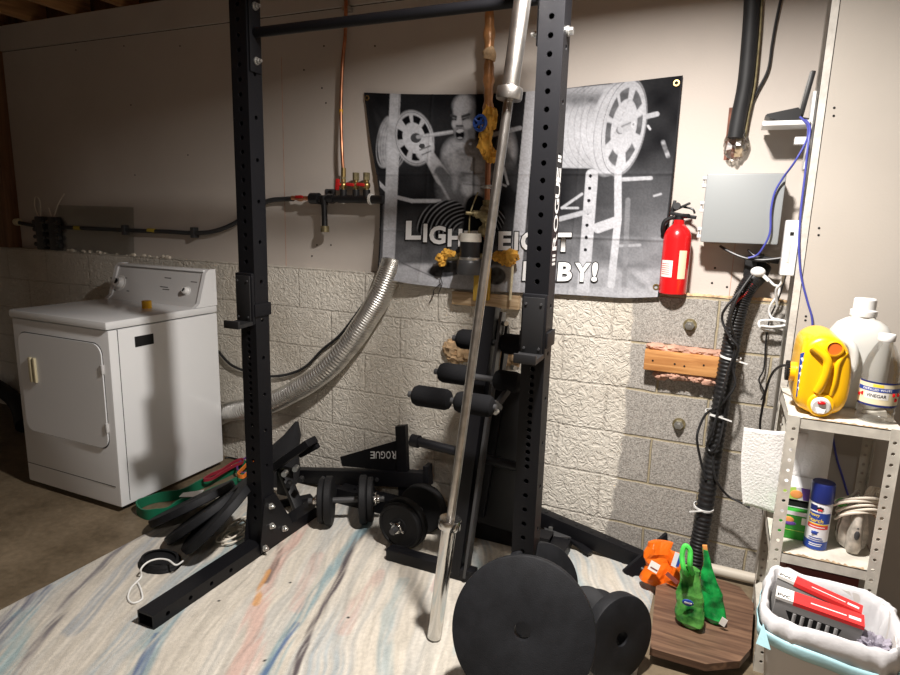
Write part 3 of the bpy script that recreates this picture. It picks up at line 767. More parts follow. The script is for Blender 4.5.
for k in range(6):
    p = s0.lerp(s1, .1+.15*k)+V((0, 0, .0365)); b = MB(); b.cyl(p-V((0, 0, .002)), p+V((0, 0, .0015)), .009, seg=12); b.build('hole', M['dark'], sb)
pl = [PZ(622, 570, .02), PZ(630, 581, .0), PY(666, 552, 2.56), PY(665, 532, 2.56)]
b = MB(); b.prism(pl, (.010, -.006, 0)); b.build('end_plate', M['black_steel'], sb)
b = MB(); p = PY(633, 563, 2.45); b.cyl(p, p+V((.09, -.03, -.02)), .009, seg=16); b.build('pin', M['pad_steel'], sb)
b = MB(); b.cyl(PY(628, 574, 2.43), PY(621, 582, 2.38), .005, seg=12); b.build('pin', M['pad_steel'], sb)
# flat trolley bracket on the floor beside it
p = PZ(558, 533, .05)
st = thing('trolley_bracket', 'dark steel bracket with small bolts on the rug behind the right upright', 'bracket', (p.x, p.y, RZ))
b = MB(); b.box((p.x, p.y, .04), (.12, .09, .045), Euler((.1, 0, .4)), .004); b.build('plate', M['pad_steel'], st)
b = MB(); b.cyl(p+V((-.03, -.02, .0)), p+V((-.03, -.02, .03)), .01, seg=6); b.build('bolt', M['zinc'], st)
b = MB(); b.bar(p+V((.03, 0, 0)), p+V((.16, -.07, -.02)), .03, .012); b.build('arm', M['black_steel'], st)

# ------------------------------------------------------------------ leftover attachment behind the left upright
c0 = PY(266, 473, 2.22); c1 = PY(312, 441, 2.22)
lt = thing('pulley_trolley', 'black bolted steel carriage tilted behind the left upright', 'rack attachment', (c0.x, 2.22, RZ))
b = MB(); b.bar(c0, c1, .08, .035, bev=.006); b.build('arm', M['black_steel'], lt)
b = MB(); b.bar(PY(300, 455, 2.26), PY(318, 445, 2.26), .03, .03, bev=.01); b.build('grip', M['black_foam'], lt)
b = MB(); b.bb(PY(276, 470, 2.24), PY(294, 492, 2.30), .006); b.build('carriage', M['black_steel'], lt)
b = MB(); b.bar(PY(283, 470, 2.25), PZ(300, 512, .03), .05, .03, bev=.004); b.bar(PZ(270, 506, .025), PZ(312, 497, .025), .05, .02, bev=.004); b.build('leg', M['black_steel'], lt)
for u, v in ((286, 472), (297, 467), (290, 483), (302, 478)):
    p = PY(u, v, 2.20); b = MB(); b.cyl(p, p+V((.01, -.03, 0)), .013, seg=12); b.build('bolt', M['zinc' if u in (286, 297) else 'black_plastic'], lt)
# black cloth bag against the wall
bc = PY(285, 448, 2.42)
b = MB(); b.loft([((bc.x-.08, 2.46, 0), .11, .08), ((bc.x-.075, 2.46, .1), .115, .085), ((bc.x-.05, 2.47, .19), .085, .065), ((bc.x-.015, 2.48, .27), .045, .04), ((bc.x+.015, 2.49, .35), .010, .010)], seg=24)
for v in b.bm.verts: v.co += V((1, 1, .3))*(.022*mnoise.noise(v.co*14)+.008*mnoise.noise(v.co*40))
o = b.build('cloth_bag', mat('black cloth', (.012, .012, .014), .85, bump=.6, bscale=40), origin=(bc.x, 2.42, 0)); tag(o, 'crumpled black cloth bag behind the left upright against the wall', 'bag')

# ------------------------------------------------------------------ folded bench with leg rollers
bn = thing('workout_bench', 'black weight bench stood on end with foam leg rollers, behind the barbell', 'bench', (-.9, 2.1, RZ))
y0 = 2.07
f0 = PZ(384, 558, .03); f1 = PZ(500, 592, .03)
b = MB(); b.bar((f0.x, y0, .038), (f1.x-.12, y0, .038), .05, .05, bev=.004); b.build('base_tube', M['black_steel'], bn)
m0 = PY(449, 590, 2.075); m1 = PY(485, 306, 2.27); m0.z = max(m0.z, .03)
b = MB(); b.bar(m0+V((.016, 0, 0)), m1+V((.016, 0, 0)), .082, .07, up=(0, 1, 0), bev=.003); b.build('frame_tube', M['black_steel'], bn)
q0 = PY(466, 580, 2.06); q1 = PY(503, 312, 2.25); q0.z = max(q0.z, .03)
b = MB(); b.bar(q0, q1, .012, .05, up=(0, 1, 0), bev=.002); b.build('frame_edge', M['pad_steel'], bn)
# padded back seen from behind
c0 = PY(478, 522, 2.34); c1 = PY(513, 522, 2.34); t0 = PY(498, 330, 2.40); t1 = PY(515, 384, 2.40)
pc0 = V(((c0.x+c1.x)/2+.015, 2.31, c0.z+.02)); pc1 = V((pc0.x+.055, 2.36, .80))
b = MB(); b.bar(pc0, pc1, .25, .055, up=(0, 1, 0), bev=.015); b.build('back_pad', M['vinyl'], bn)
b = MB(); b.bar(pc0+V((-.06, -.04, .05)), pc1+V((-.06, -.04, -.03)), .04, .03, up=(0, 1, 0), bev=.004); b.build('pad_rail', M['black_steel'], bn)
# curved adjustment bracket
b = MB(); arc = []
hc = PY(489, 352, 2.24)
for k in range(11):
    a = -PI/2+PI*k/10; arc.append((hc.x+.035+.002*k, hc.y+.02+.055*math.cos(a), hc.z+.115*math.sin(a)))
b.prism(arc, (.012, 0, 0)); b.build('bracket', M['black_steel'], bn)
b = MB(); b.bar(PY(497, 345, 2.3), PY(501, 318, 2.3), .03, .05, up=(0, 1, 0), bev=.003); b.build('bracket', M['pad_steel'], bn)
for u, v in ((503, 323), (512, 367)):
    p = PY(u, v, 2.25); b = MB(); b.cyl(p, p+V((.02, -.02, .002)), .009, seg=12); b.build('bolt', M['zinc'], bn)
def roller(pa, pb, r=.04):
    pa, pb = V(pa), V(pb); L_ = (pb-pa).length
    b = MB(); b.lathe([(.012, 0), (r*.55, .001), (r*.85, .008), (r, .022), (r, L_-.022), (r*.85, L_-.008), (r*.55, L_-.001), (.012, L_)], pa, pb-pa, 28)
    b.build('foam_roller', M['black_foam'], bn)
def axle(pa, pb, r=.012):
    b = MB(); b.cyl(pa, pb, r, seg=14); b.build('axle', M['pad_steel'], bn)
for (ua, va, ub, vb, uc, vc, ud, vd, yy) in [(457, 339, 482, 341, 501, 343, 531, 346, 2.24), (439, 372, 470, 376, 494, 379, 521, 383, 2.15), (413, 395, 451, 400, 455, 401, 494, 407, 2.0)]:
    A, B_, C_, D_ = (PY(ua, va, yy), PY(ub, vb, yy), PY(uc, vc, yy), PY(ud, vd, yy))
    for P_ in (A, B_, C_, D_): P_.z = (A.z+D_.z)/2
    roller(A, B_); roller(C_, D_); axle(A+V((-.018, 0, 0)), D_+V((.01, 0, 0)))
p = PY(420, 397, 1.97)
h0 = PY(412, 440, 2.20); h1 = PY(518, 467, 2.20)
b = MB(); b.cyl(h0, h1, .020, seg=20); b.cyl(h0-V((.002, 0, 0)), h0+(h1-h0).normalized()*.035, .027, seg=20); b.build('leg_support_tube', M['black_steel'], bn)
b = MB(); b.bar(PY(497, 405, 2.1), PY(508, 390, 2.13), .025, .02, bev=.003); b.bar(PY(493, 402, 2.04), PY(500, 408, 2.1), .02, .02, bev=.003); b.build('hinge_arm', M['pad_steel'], bn)
p = PY(497, 411, 2.05); b = MB(); b.cyl(p, p+V((.0, -.02, 0)), .010, seg=10); b.build('bolt', M['zinc'], bn)

# ------------------------------------------------------------------ resistance bands, straps, cord
def ribbon(path, hgt, thick, n=6, closed=True, z0=RZ, tilt=0.):
    pts = smooth_path([V((x, y, 0)) for x, y in path], n, closed); k = len(pts); mb = MB(); vs = []; fs = []
    for i, p in enumerate(pts):
        d = (pts[(i+1) % k]-pts[i-1]) if closed else (pts[min(i+1, k-1)]-pts[max(i-1, 0)])
        nrm = V((-d.y, d.x, 0)).normalized()*thick/2
        wz = .004*math.sin(i*.7) if hgt > .04 else 0
        lo, hi = z0, z0+hgt+wz; sh = nrm.normalized()*tilt*hgt
        vs += [p-nrm+V((0, 0, lo)), p+nrm+V((0, 0, lo)), p+nrm+sh+V((0, 0, hi)), p-nrm+sh+V((0, 0, hi))]
    for i in range(k if closed else k-1):
        e = (i+1) % k
        for j in range(4): fs.append([i*4+j, i*4+(j+1) % 4, e*4+(j+1) % 4, e*4+j])
    if not closed: fs += [[3, 2, 1, 0], [(k-1)*4+j for j in range(4)]]
    return mb.raw(vs, fs)
def fl(*px): return [PZ(u, v, .02)[:2] for u, v in px]
o = ribbon(fl((246, 466), (226, 474), (200, 486), (176, 496), (152, 500), (137, 508), (147, 516), (166, 513), (182, 505), (205, 497), (226, 487), (247, 476)), .048, .007, z0=.002).build('resistance_band', M['green_band'], origin=(*fl((160, 505))[0], 0))
tag(o, 'wide green latex resistance band looped on the concrete beside the dryer', 'resistance band', 'resistance bands beside the dryer')
for nm, m_, lab, px, hh in (('red', 'red_band', 'narrow red resistance band peeking out above the green band', ((204, 487), (211, 482), (222, 477), (234, 469), (242, 466), (243, 469), (234, 473), (222, 480), (212, 486)), .016),
                      ('orange', 'orange_band', 'thin orange resistance band by the left upright', ((238, 482), (244, 475), (251, 468), (256, 470), (250, 477), (244, 484)), .02)):
    o = ribbon(fl(*px), hh, .005, z0=.052).build('resistance_band', M[m_], origin=(*fl(px[0])[0], 0)); tag(o, lab, 'resistance band', 'resistance bands beside the dryer')
pts = [PZ(u, v, .05) for u, v in ((237, 468), (241, 461), (249, 457), (256, 461), (252, 470), (243, 473))]
b = MB(); b.tube(pts, .006, closed=True); o = b.build('resistance_band', M['purple_band'], origin=pts[0]); tag(o, 'thin purple resistance tube looped by the left upright', 'resistance band', 'resistance bands beside the dryer')
pts = [PZ(u, v, .006) for u, v in ((225, 458), (235, 455), (247, 458), (262, 466))]
for q in pts: q.y = min(q.y, 2.60)
b = MB(); b.tube(pts, .005); o = b.build('cable', M['black_plastic'], origin=pts[0]); tag(o, 'thin black cord curving over the floor behind the dryer corner', 'cord')
q = [PZ(u, v, .055) for u, v in ((179, 497), (183, 493), (204, 490), (199, 497))]
b = MB(); b.prism(q, (0, 0, .0015)); o = b.build('paper_slip', M['paper'], origin=q[0]); tag(o, 'white paper slip lying on the green resistance band', 'paper')
# clump of cord by the upright
p = PZ(236, 532, .03); b = MB()
rs = random.Random(3)
for k in range(7):
    c = p+V((rs.uniform(-.03, .03), rs.uniform(-.07, .09), rs.uniform(-.01, .03))); a = rs.uniform(0, 6); rx, ry = rs.uniform(.03, .05), rs.uniform(.05, .075); ti = rs.uniform(-.5, .5)
    b.tube([c+V((rx*math.cos(t+a), ry*math.sin(t+a), max(-.02, ti*.03*math.sin(t)))) for t in [j*PI/4 for j in range(8)]], .004, seg=8, closed=True)
o = b.build('cord_bundle', M['cord'], origin=(p.x, p.y, RZ)); tag(o, 'tangled bundle of pale cord between the leaning plates and the left upright', 'cord')
# lifting strap with white string
px = [PZ(160+21*math.cos(a)+3*math.sin(a), 562-10*math.sin(a), .02) for a in [j*PI/8 for j in range(16)]]
ls = thing('lifting_strap', 'black looped lifting strap with a white string on the rug', 'strap', (px[0].x, px[0].y, RZ))
ribbon([q[:2] for q in px], .026, .010, n=4, tilt=.5).build('loop', M['black_rubber'], ls)
b = MB(); b.prism([(q.x, q.y, RZ+.001) for q in px], (0, 0, .014)); b.build('pad', M['black_rubber'], ls)
pts = [PZ(u, v, z) for u, v, z in ((183, 561, .04), (176, 565, .055), (168, 560, .06), (158, 559, .06), (148, 562, .06), (141, 569, .05), (141, 577, .018), (131, 588, .017), (128, 598, .017), (133, 603, .017), (142, 599, .017), (141, 590, .017), (138, 583, .017))]
b = MB(); b.tube(pts, .0035, seg=8); b.build('string', M['paper'], ls)

# ------------------------------------------------------------------ poster
def cat(pts, t):
    pts = np.array(pts, float); n = len(pts)-1; k = np.clip((t*n).astype(int), 0, n-1); f = t*n-k
    g = lambda i: pts[np.clip(i, 0, n)]
    p0, p1, p2, p3 = g(k-1), g(k), g(k+1), g(k+2); f = f[:, None]
    return .5*((2*p1)+(p2-p0)*f+(2*p0-5*p1+4*p2-p3)*f*f+(3*p1-p0-3*p2+p3)*f**3)
def w2(u, v, y): p = PY(u, v, y); return (p.x, p.z)
TOPY, BOTY = 2.668, 2.60
eT = [w2(*p, TOPY) for p in ((364, 92.5), (404, 94), (444, 94.5), (484, 94), (524, 92), (564, 88.5), (604, 84), (644, 80), (683, 75.5))]
eB = [w2(*p, BOTY) for p in ((381, 276), (415, 283), (450, 288), (485, 291), (520, 292.5), (555, 294), (590, 296), (625, 298), (659, 297))]
eL = [w2(364, 92.5, TOPY), w2(371, 145, 2.65), w2(379, 190, 2.635), w2(380.5, 235, 2.615), w2(381, 276, BOTY)]
eR = [w2(683, 75.5, TOPY), w2(677.5, 130, 2.65), w2(671.5, 190, 2.635), w2(665, 245, 2.615), w2(659, 297, BOTY)]
def cloth_y(x, z):
    tt = np.clip((1.99-z)/.86, 0, 1)
    y = TOPY+(BOTY-TOPY)*tt-.055*np.exp(-((x+1.42)/.17)**2)*tt**4
    y = y-.004*np.sin(x*9+z*4)*np.sin(np.clip(tt, 0, 1)*PI)-.003*np.sin((x*.8+z)*26)*np.exp(-((x+.45)**2+(z-1.75)**2)/.12)
    for (ax, az, dx, dz) in ((-.23, 1.97, -.6, -.45), (-.23, 1.97, -.9, -.25), (-.24, 1.14, -.6, .5), (-1.64, 1.98, .35, -.8), (-1.64, 1.98, .6, -.6)):
        L_ = math.hypot(dx, dz); dx, dz = dx/L_, dz/L_
        al = (x-ax)*dx+(z-az)*dz; pe = (x-ax)*dz-(z-az)*dx
        y = y-.007*np.exp(-(pe/(.012+.06*np.clip(al, 0, 1)))**2)*np.clip(al*10, 0, 1)*np.exp(-al*2.2)
    for zz in (1.62, 1.36): y = y-.0035*np.exp(-((z-zz)/.006)**2)
    for xx in (-1.3, -.95, -.6): y = y-.0025*np.exp(-((x-xx)/.006)**2)
    return y
def cloth_xyz(s, t):
    T, B_, L_, R_ = cat(eT, s), cat(eB, s), cat(eL, t), cat(eR, t); s_, t_ = s[:, None], t[:, None]
    c = lambda i, e: np.array(e[i])[None, :]
    P_ = (1-t_)*T+t_*B_+(1-s_)*L_+s_*R_-((1-s_)*(1-t_)*c(0, eT)+s_*(1-t_)*c(-1, eT)+(1-s_)*t_*c(0, eB)+s_*t_*c(-1, eB))
    return P_[:, 0], cloth_y(P_[:, 0], P_[:, 1]), P_[:, 1]
def cloth_px(x, y, z):
    d = np.stack([x, y, z-H], 1); w = d @ np.array(CF)
    return 450+FOC*(d @ np.array(CR))/w, 337.5-FOC*(d @ np.array(CU))/w
def poster_col(x, y, z, s, t):
    U, W = cloth_px(x, y, z)
    g = .018+.015*vnoise(U*.05, W*.05, 5)
    g = g+.10*np.clip((W-205)/70, 0, 1)*(.5+vnoise(U*.07, W*.12, 6))+.05*np.clip((U-560)/90, 0, 1)*np.clip((W-150)/50, 0, 1)
    def mixv(g, v, k): k = np.clip(k, 0, 1); return g*(1-k)+v*k
    def E(u, v, rx, ry, a=0., soft=.12):
        ca, sa = math.cos(rad(a)), math.sin(rad(a)); du, dv = U-u, W-v
        r = np.hypot((du*ca+dv*sa)/rx, (-du*sa+dv*ca)/ry); return np.clip((1-r)/soft+.5, 0, 1)
    def ring(u, v, rx, ry, a, w=1.):
        ca, sa = math.cos(rad(a)), math.sin(rad(a)); du, dv = U-u, W-v
        r = np.hypot((du*ca+dv*sa)/rx, (-du*sa+dv*ca)/ry); return np.clip(1-np.abs(r-1)*min(rx, ry)/w, 0, 1)
    def S(u0, v0, u1, v1, w0, w1=None, soft=1.):
        w1 = w0 if w1 is None else w1; dx, dy = u1-u0, v1-v0; tt = np.clip(((U-u0)*dx+(W-v0)*dy)/(dx*dx+dy*dy), 0, 1)
        return np.clip((w0+(w1-w0)*tt-np.hypot(U-u0-tt*dx, W-v0-tt*dy))/soft+.5, 0, 1)
    def A(u, v, rx, ry, rot, r0, r1, ac, hw):
        ca, sa = math.cos(rad(rot)), math.sin(rad(rot)); du, dv = U-u, W-v; ex, ey = (du*ca+dv*sa)/rx, (-du*sa+dv*ca)/ry
        r = np.hypot(ex, ey); th_ = (np.degrees(np.arctan2(ey, ex))-ac+180) % 360-180
        return np.clip((r-r0)/.05, 0, 1)*np.clip((r1-r)/.05, 0, 1)*np.clip((hw-np.abs(th_))/4, 0, 1)
    n1 = vnoise(U*.35, W*.35, 8); n2 = vnoise(U*.12, W*.2, 9)
    # floor of the pictured gym, back railings
    g = mixv(g, .30+.18*n2, np.clip((W-262-.02*(U-400))/5, 0, 1)*np.clip((560-U)/40, .35, 1))
    g = mixv(g, .42, S(381, 270, 420, 279, 1.6)*.8); g = mixv(g, .08, S(402, 263, 440, 280, .8)*.7)
    g = mixv(g, .40, S(376, 180, 392, 196, 1.8)+S(392, 196, 412, 201, 1.8)+S(412, 201, 440, 201, 1.8))
    g = mixv(g, .18, S(384, 205, 384, 270, 1)*.6)
    # left plates and upright of the pictured rack
    for k in range(6): g = mixv(g, .30, ring(386+2.6*k, 142, 9, 25, 8, .8)*.8)
    g = mixv(g, .30+.15*n1, E(388, 142, 10, 24, 5)*.6)
    g = mixv(g, .34+.2*n2, S(395.5, 90, 394, 130, 5.2)); g = mixv(g, .42+.1*n1, S(394, 130, 388, 275, 6))
    g = mixv(g, .10, S(399.5, 90, 397.5, 150, .6)*.7)
    g = mixv(g, .40, E(414, 138, 19.5, 27.5, -12)); g = mixv(g, .52, E(413, 139, 15, 22, -12)*.6); g = mixv(g, .14, ring(414, 138, 18.2, 26, -12, .8))
    for a in (-105, -62, -18, 50, 100, 148, 198): g = mixv(g, .015, A(414, 138, 19.5, 27.5, -12, .54, .87, a, 17))
    g = mixv(g, .05, E(416, 138, 5.5, 5)); g = mixv(g, .25, S(418, 137, 452, 132, 1.9)); g = mixv(g, .55, S(424, 135.5, 452, 131.5, .6))
    # the lifter: torso, arms, head, striped trousers, shoes
    g = mixv(g, .11+.10*n1, E(466, 178, 26, 38, 8, .5)); g = mixv(g, .26*n2+.08, E(476, 175, 14, 26, 0, .8)); g = mixv(g, .34, E(470, 192, 7, 9, 0, .9)*.8)
    g = mixv(g, .22+.12*n1, E(452, 152, 9, 13, 20, .7)); g = mixv(g, .06, S(474, 150, 474, 205, 1.2, soft=3)*.8)
    g = mixv(g, .30+.25*n1, S(427, 152, 443, 178, 5, 7.5, 2)); g = mixv(g, .10, S(440, 172, 458, 196, 6, 9, 3)); g = mixv(g, .3, S(436, 175, 452, 205, 1, 1, 2)*.7)
    g = mixv(g, .48+.15*n1, E(425, 150, 8.5, 10, 25, .3)); g = mixv(g, .12, S(420, 150, 430, 146, .9)+S(422, 155, 431, 151, .8)); g = mixv(g, .05, E(422, 146, 3, 2.5))
    g = mixv(g, .16+.12*n1, E(470, 150, 15, 14, 0, .4))                       # neck and shoulder
    g = mixv(g, .22, E(466, 122, 13, 28, -3, .18)); g = mixv(g, .12, E(473, 124, 7, 25, -3, .5))
    g = mixv(g, .40+.1*n1, E(462, 106, 8, 9, 0, .8)*.9); g = mixv(g, .05, S(451.5, 115.5, 457.5, 117.5, 1.3)+S(461.5, 117, 469, 114.5, 1.4)); g = mixv(g, .03, S(453, 119.5, 457, 119.5, 1.)+S(463, 119.5, 468, 118.5, 1.))
    g = mixv(g, .50, S(459.5, 113, 459, 123, 1.5, 2.6, 1.5)*.85); g = mixv(g, .04, S(456.5, 126, 463, 126, 1.)); g = mixv(g, .45, E(468, 124, 4, 4.5, 0, .8)*.8); g = mixv(g, .38, E(454, 124, 2.2, 3.5, 0, .8)*.7)
    g = mixv(g, .12, E(460, 134.5, 6, 7.5, 0, .5)*.8); g = mixv(g, .012, E(460, 134.5, 4.2, 5.4, -8, .3)); g = mixv(g, .62, E(460, 131, 3.3, 1.7, -8, .4)); g = mixv(g, .25, E(460, 138, 2.6, 1.1, 0, .5)); g = mixv(g, .34, E(461, 145, 5, 2.8, 0, .6))
    for du, dv, rx_, ry_, k_ in ((455, 165, 5, 8, .34), (466, 166, 7, 6, .30), (478, 168, 7, 7, .33), (470, 178, 5, 5, .25), (480, 182, 5, 6, .26), (468, 190, 6, 6, .36), (478, 193, 5, 5, .27), (455, 182, 3, 9, .22), (470, 201, 5, 4, .28)):
        g = mixv(g, k_, E(du, dv, rx_, ry_, 0, .9)*.75)
    g = mixv(g, .03, S(474, 158, 473, 205, .8, soft=2)*.7); g = mixv(g, .03, S(462, 173, 486, 175, .8, soft=2)*.6); g = mixv(g, .03, S(464, 184, 484, 186, .7, soft=2)*.6)
    g = mixv(g, .015, E(480, 118, 5, 30, 0, .6))
    th = E(441, 219, 26, 17, -25, .1); g = mixv(g, .015, th); th2 = E(487, 217, 18, 17, 25, .1); g = mixv(g, .015, th2)
    for k in range(9):
        g = mixv(g, .32, ring(470, 236, 18+4.4*k, 15+3.6*k, 10, .75)*th*.85); g = mixv(g, .26, ring(470, 240, 12+3.6*k, 14+3.4*k, 10, .7)*th2*.8)
    g = mixv(g, .012, S(476, 205, 472, 250, 11, 12, 4)); g = mixv(g, .03+.05*n1, E(446, 270, 19, 7, -6, .2)); g = mixv(g, .25, S(430, 266, 445, 263, .7)*.8); g = mixv(g, .03+.06*n1, E(496, 276, 10, 9, 0, .2))
    # pictured right post
    g = mixv(g, .30+.2*n2, E(507, 150, 9, 20, 0, .6)*.7); g = mixv(g, .05, S(500, 150, 520, 185, 7, 8, 4)*.8); g = mixv(g, .65, S(504, 168, 508, 184, 1.)*.7); g = mixv(g, .5, S(496, 182, 506, 186, 1.)*.6)
    g = mixv(g, .30, S(484, 137, 520, 128, 2.2)*.8)
    g = mixv(g, .66+.1*n2, S(532, 90, 525, 165, 5.5)+S(525, 165, 514, 290, 5.5, 6))
    # stack of big plates on the right
    cyl_ = np.clip((U-536)/2, 0, 1)*np.clip((612-U)/3, 0, 1)*np.clip((W-(90.5-.10*(U-540)))/1.5, 0, 1)*np.clip(((168+.02*(U-540))-W)/1.5, 0, 1)
    g = mixv(g, np.clip(.24+.28*np.exp(-((W-138)/22)**2)+.08*n2-.16*np.exp(-((W-100)/7)**2), 0, 1), cyl_)
    for k in range(8):
        g = mixv(g, .16, ring(560+6.2*k+30, 128-.9*k, 34, 45+.3*k, 12, .7)*np.clip((590+2*k-U)/4, 0, 1)*cyl_*.8)
    g = mixv(g, .42+.10*n2, E(612, 128.5, 21, 47, 11)); g = mixv(g, .12, ring(616, 128.5, 21, 47, 11, .9)*.8)
    g = mixv(g, .44+.08*n2, E(624, 127, 21, 48, 11)); g = mixv(g, .10, ring(624, 127, 21, 48, 11, .6)); g = mixv(g, .30, ring(624, 127.3, 19, 45, 11, .8)*.8); g = mixv(g, .50, E(624, 128, 15, 33, 11)*.6)
    for a, hw_ in ((-112, 15), (-58, 17), (-8, 15), (45, 15), (108, 15), (165, 17), (208, 16)): g = mixv(g, .06+.05*n2, A(624, 127, 21, 48, 11, .56, .87, a, hw_+3))
    for k in range(6): g = mixv(g, .25, S(615+2.5*k, 133-6*k, 616.5+2.5*k, 130.5-6*k, .8)*.9)
    g = mixv(g, .14, E(620, 130.5, 4, 4)); g = mixv(g, .38, S(622, 129, 632, 125, 4.2)); g = mixv(g, .16, S(622, 126.5, 631, 122.5, 1.)); g = mixv(g, .62, E(633.5, 124.5, 2.6, 4.2)); g = mixv(g, .2, E(633.5, 124.5, .9, 1.4))
    g = mixv(g, .38, S(647, 116.5, 657, 114, 2.4)); g = mixv(g, .6, S(648, 126, 650, 129, 1.)); 
    # racks beneath the plates
    g = mixv(g, .42+.15*n2, S(592, 175, 583, 292, 6)); g = mixv(g, .50+.1*n2, S(618, 172, 618, 220, 3.5)+S(618, 220, 611, 285, 3.5))
    for k in range(7): g = mixv(g, .02, E(590.5-.85*k, 176+12.3*k, 1.7, 1.8))
    g = mixv(g, .52, S(598, 228, 615, 222, 5)); g = mixv(g, .30, S(560, 219, 590, 211, 2.4)); g = mixv(g, .5, S(562, 208, 582, 194, 1.2)*.8+S(562, 208, 578, 208, 1)*.8)
    g = mixv(g, .50, S(622, 179.5, 651, 178, 1.8)*(.5+.5*n1)); g = mixv(g, .3, S(616, 246, 640, 245, 1.4)*.7+S(654, 196, 661, 194, 1.)); g = mixv(g, .16, S(628, 200, 624, 290, 2.5)*.7)
    g = mixv(g, .28, S(663, 142, 668, 156, 2.2)*n1)
    g = mixv(g, .30+.25*n1, np.clip((W-286)/6, 0, 1)*np.clip((U-520)/20, 0, 1)*.6)
    g = np.clip(np.where(g < .3, 1.35*g-.020, .39+.35*(g-.3)), .004, .6)*(1-.10*np.clip((U-520)/40, 0, 1)*np.clip((g-.12)*6, 0, 1))*(.86+.28*vnoise(U*.8, W*.8, 17))
    # dark hem
    hem = np.minimum(np.minimum(s, 1-s)*1.4, np.minimum(t, 1-t)*.86)
    g = mixv(g, .02, (np.minimum(s, 1-s)*1.4 < .012))
    return np.stack([g*.97, g*.985, g*1.05+.001], 1)
ps = thing('poster', 'black and white gym poster with block lettering hung by grommets on the back wall', 'poster', (-.92, 2.6, 1.12))
M['print'] = mat_attr('printed cloth', .7, .12, 350, .001, .06)
cl = grid_object('cloth', cloth_xyz, poster_col, 470, 300, M['print'])
cl.data.transform(Matrix.Translation(-V(ps.location))); cl.parent = ps
so = cl.modifiers.new('thickness', 'SOLIDIFY'); so.thickness = .001; so.offset = -1
def glyphs(mb, off, dy, grow, low):
    row = [('L', 406, 421, 221, 239.5), ('I', 423.5, 427, 224, 242), ('G', 429.5, 445.5, 226, 244), ('H', 448, 462, 229, 246.5), ('T', 464, 478, 231, 248.5),
           ('W', 480, 500, 231.5, 250), ('E', 498.5, 511, 231.5, 250), ('I', 514.5, 518, 232, 250), ('G', 521, 537, 232, 250.5), ('H', 540, 553, 232.5, 251), ('T', 555.5, 571, 233, 251.5)]
    row = [r for r in row if not (r[0] == 'W')] + [('W', 484, 495, 231.5, 250)]
    row += [('B', 523, 536, 261.5, 280.5), ('A', 537, 556, 262, 281), ('B', 558, 572, 262.5, 281), ('Y', 574.5, 590, 263, 281.5), ('!', 592, 597.5, 262.5, 281.5)]
    for ch, u0, u1, v0, v1 in row:
        if (v0 > 255) != low: continue
        sl = 1.6 if v0 > 255 else 0.6
        def fn(a, c):
            u = u0-grow+(u1-u0+2*grow)*a+sl*(c-.5); v = v1+grow+(v0-v1-2*grow)*c
            p = PY(u, v, 2.62)
            for _ in range(3): p = PY(u, v, float(cloth_y(np.array([p.x]), np.array([p.z]))[0])-dy)
            return p
        mb.text(ch, fn, off)
for low in (False, True):
    b = MB(); glyphs(b, .06, .006, 1.2, low); lo = b.build('lettering_edge', M['outline'], ps, weld=False, fixn=False); lo['label'] = 'black outline of the lower word' if low else 'black outline of the upper words'
    b = MB(); glyphs(b, .04, .0095, .2, low); lo = b.build('lettering', M['lettering'], ps, weld=False, fixn=False); lo['label'] = 'white lower word' if low else 'white upper words'
for u, v in ((367, 98), (676.5, 83), (656, 287), (385, 269)):
    p = PY(u, v, 2.63); p = PY(u, v, float(cloth_y(np.array([p.x]), np.array([p.z]))[0])-.002)
    b = MB(); b.lathe([(.007, 0), (.007, .002), (.012, .002), (.013, 0)], p, (0, -1, 0), 20, close=True); b.build('grommet', M['brass'], ps)

# ------------------------------------------------------------------ pipes on the back wall
wp_ = thing('water_supply_pipe', 'wrapped copper water pipe with brass valve and round meter in front of the poster', 'pipe', (-1.0, 2.55, 1.12))
YW = 2.55
b = MB(); b.tube([PY(490, -25, YW), PY(489.5, 20, YW), PY(489, 60, YW), PY(488.5, 95, YW), PY(488, 122, YW)], lambda t: .021+.003*math.sin(t*23)+.002*math.sin(t*61), seg=18, n=10); b.build('wrapping', M['wrap'], wp_)
b = MB(); b.tube([PY(488, 50, YW-.004), PY(490, 55, YW-.004), PY(489, 60, YW-.004)], .026, seg=14); b.build('tape', M['tan_foam'], wp_)
b = MB(); b.cyl(PY(489, 118, YW), PY(486.5, 240, YW), .0125, seg=18); b.build('copper_pipe', M['copper'], wp_)
b = MB()
for u, v, r, sd in ((490, 118, .035, 1), (486, 131, .034, 2), (485, 144, .034, 3), (488, 153, .026, 4), (493, 156, .022, 5)):
    p = PY(u, v, YW-.01); b.ell(p, (r*.9, r*.9, r*1.35), rough=.45, seed=sd*3.3, fs_=2.2)
b.build('foam_collar', M['foam'], wp_)
b = MB(); p = PY(480, 123, YW-.045); b.lathe([(.024, -.006), (.032, -.008), (.036, 0), (.032, .008), (.024, .006)], p, (-.25, -1, 0), 24, close=True)
for k in range(5):
    a = 2*PI*k/5; b.cyl(p, p+V((.028*math.cos(a), .007*math.cos(a), .028*math.sin(a))), .005, seg=8)
b.cyl(p+V((0, -.012, 0)), p+V((.01, .05, 0)), .009, seg=12); b.build('valve_wheel', M['blue'], wp_)
b = MB(); p = PY(488, 187, YW); b.ell(p, (.034, .02, .007)); b.cyl(p-V((0, 0, .008)), p+V((0, 0, .008)), .018, seg=16); b.build('flange', M['zinc'], wp_)
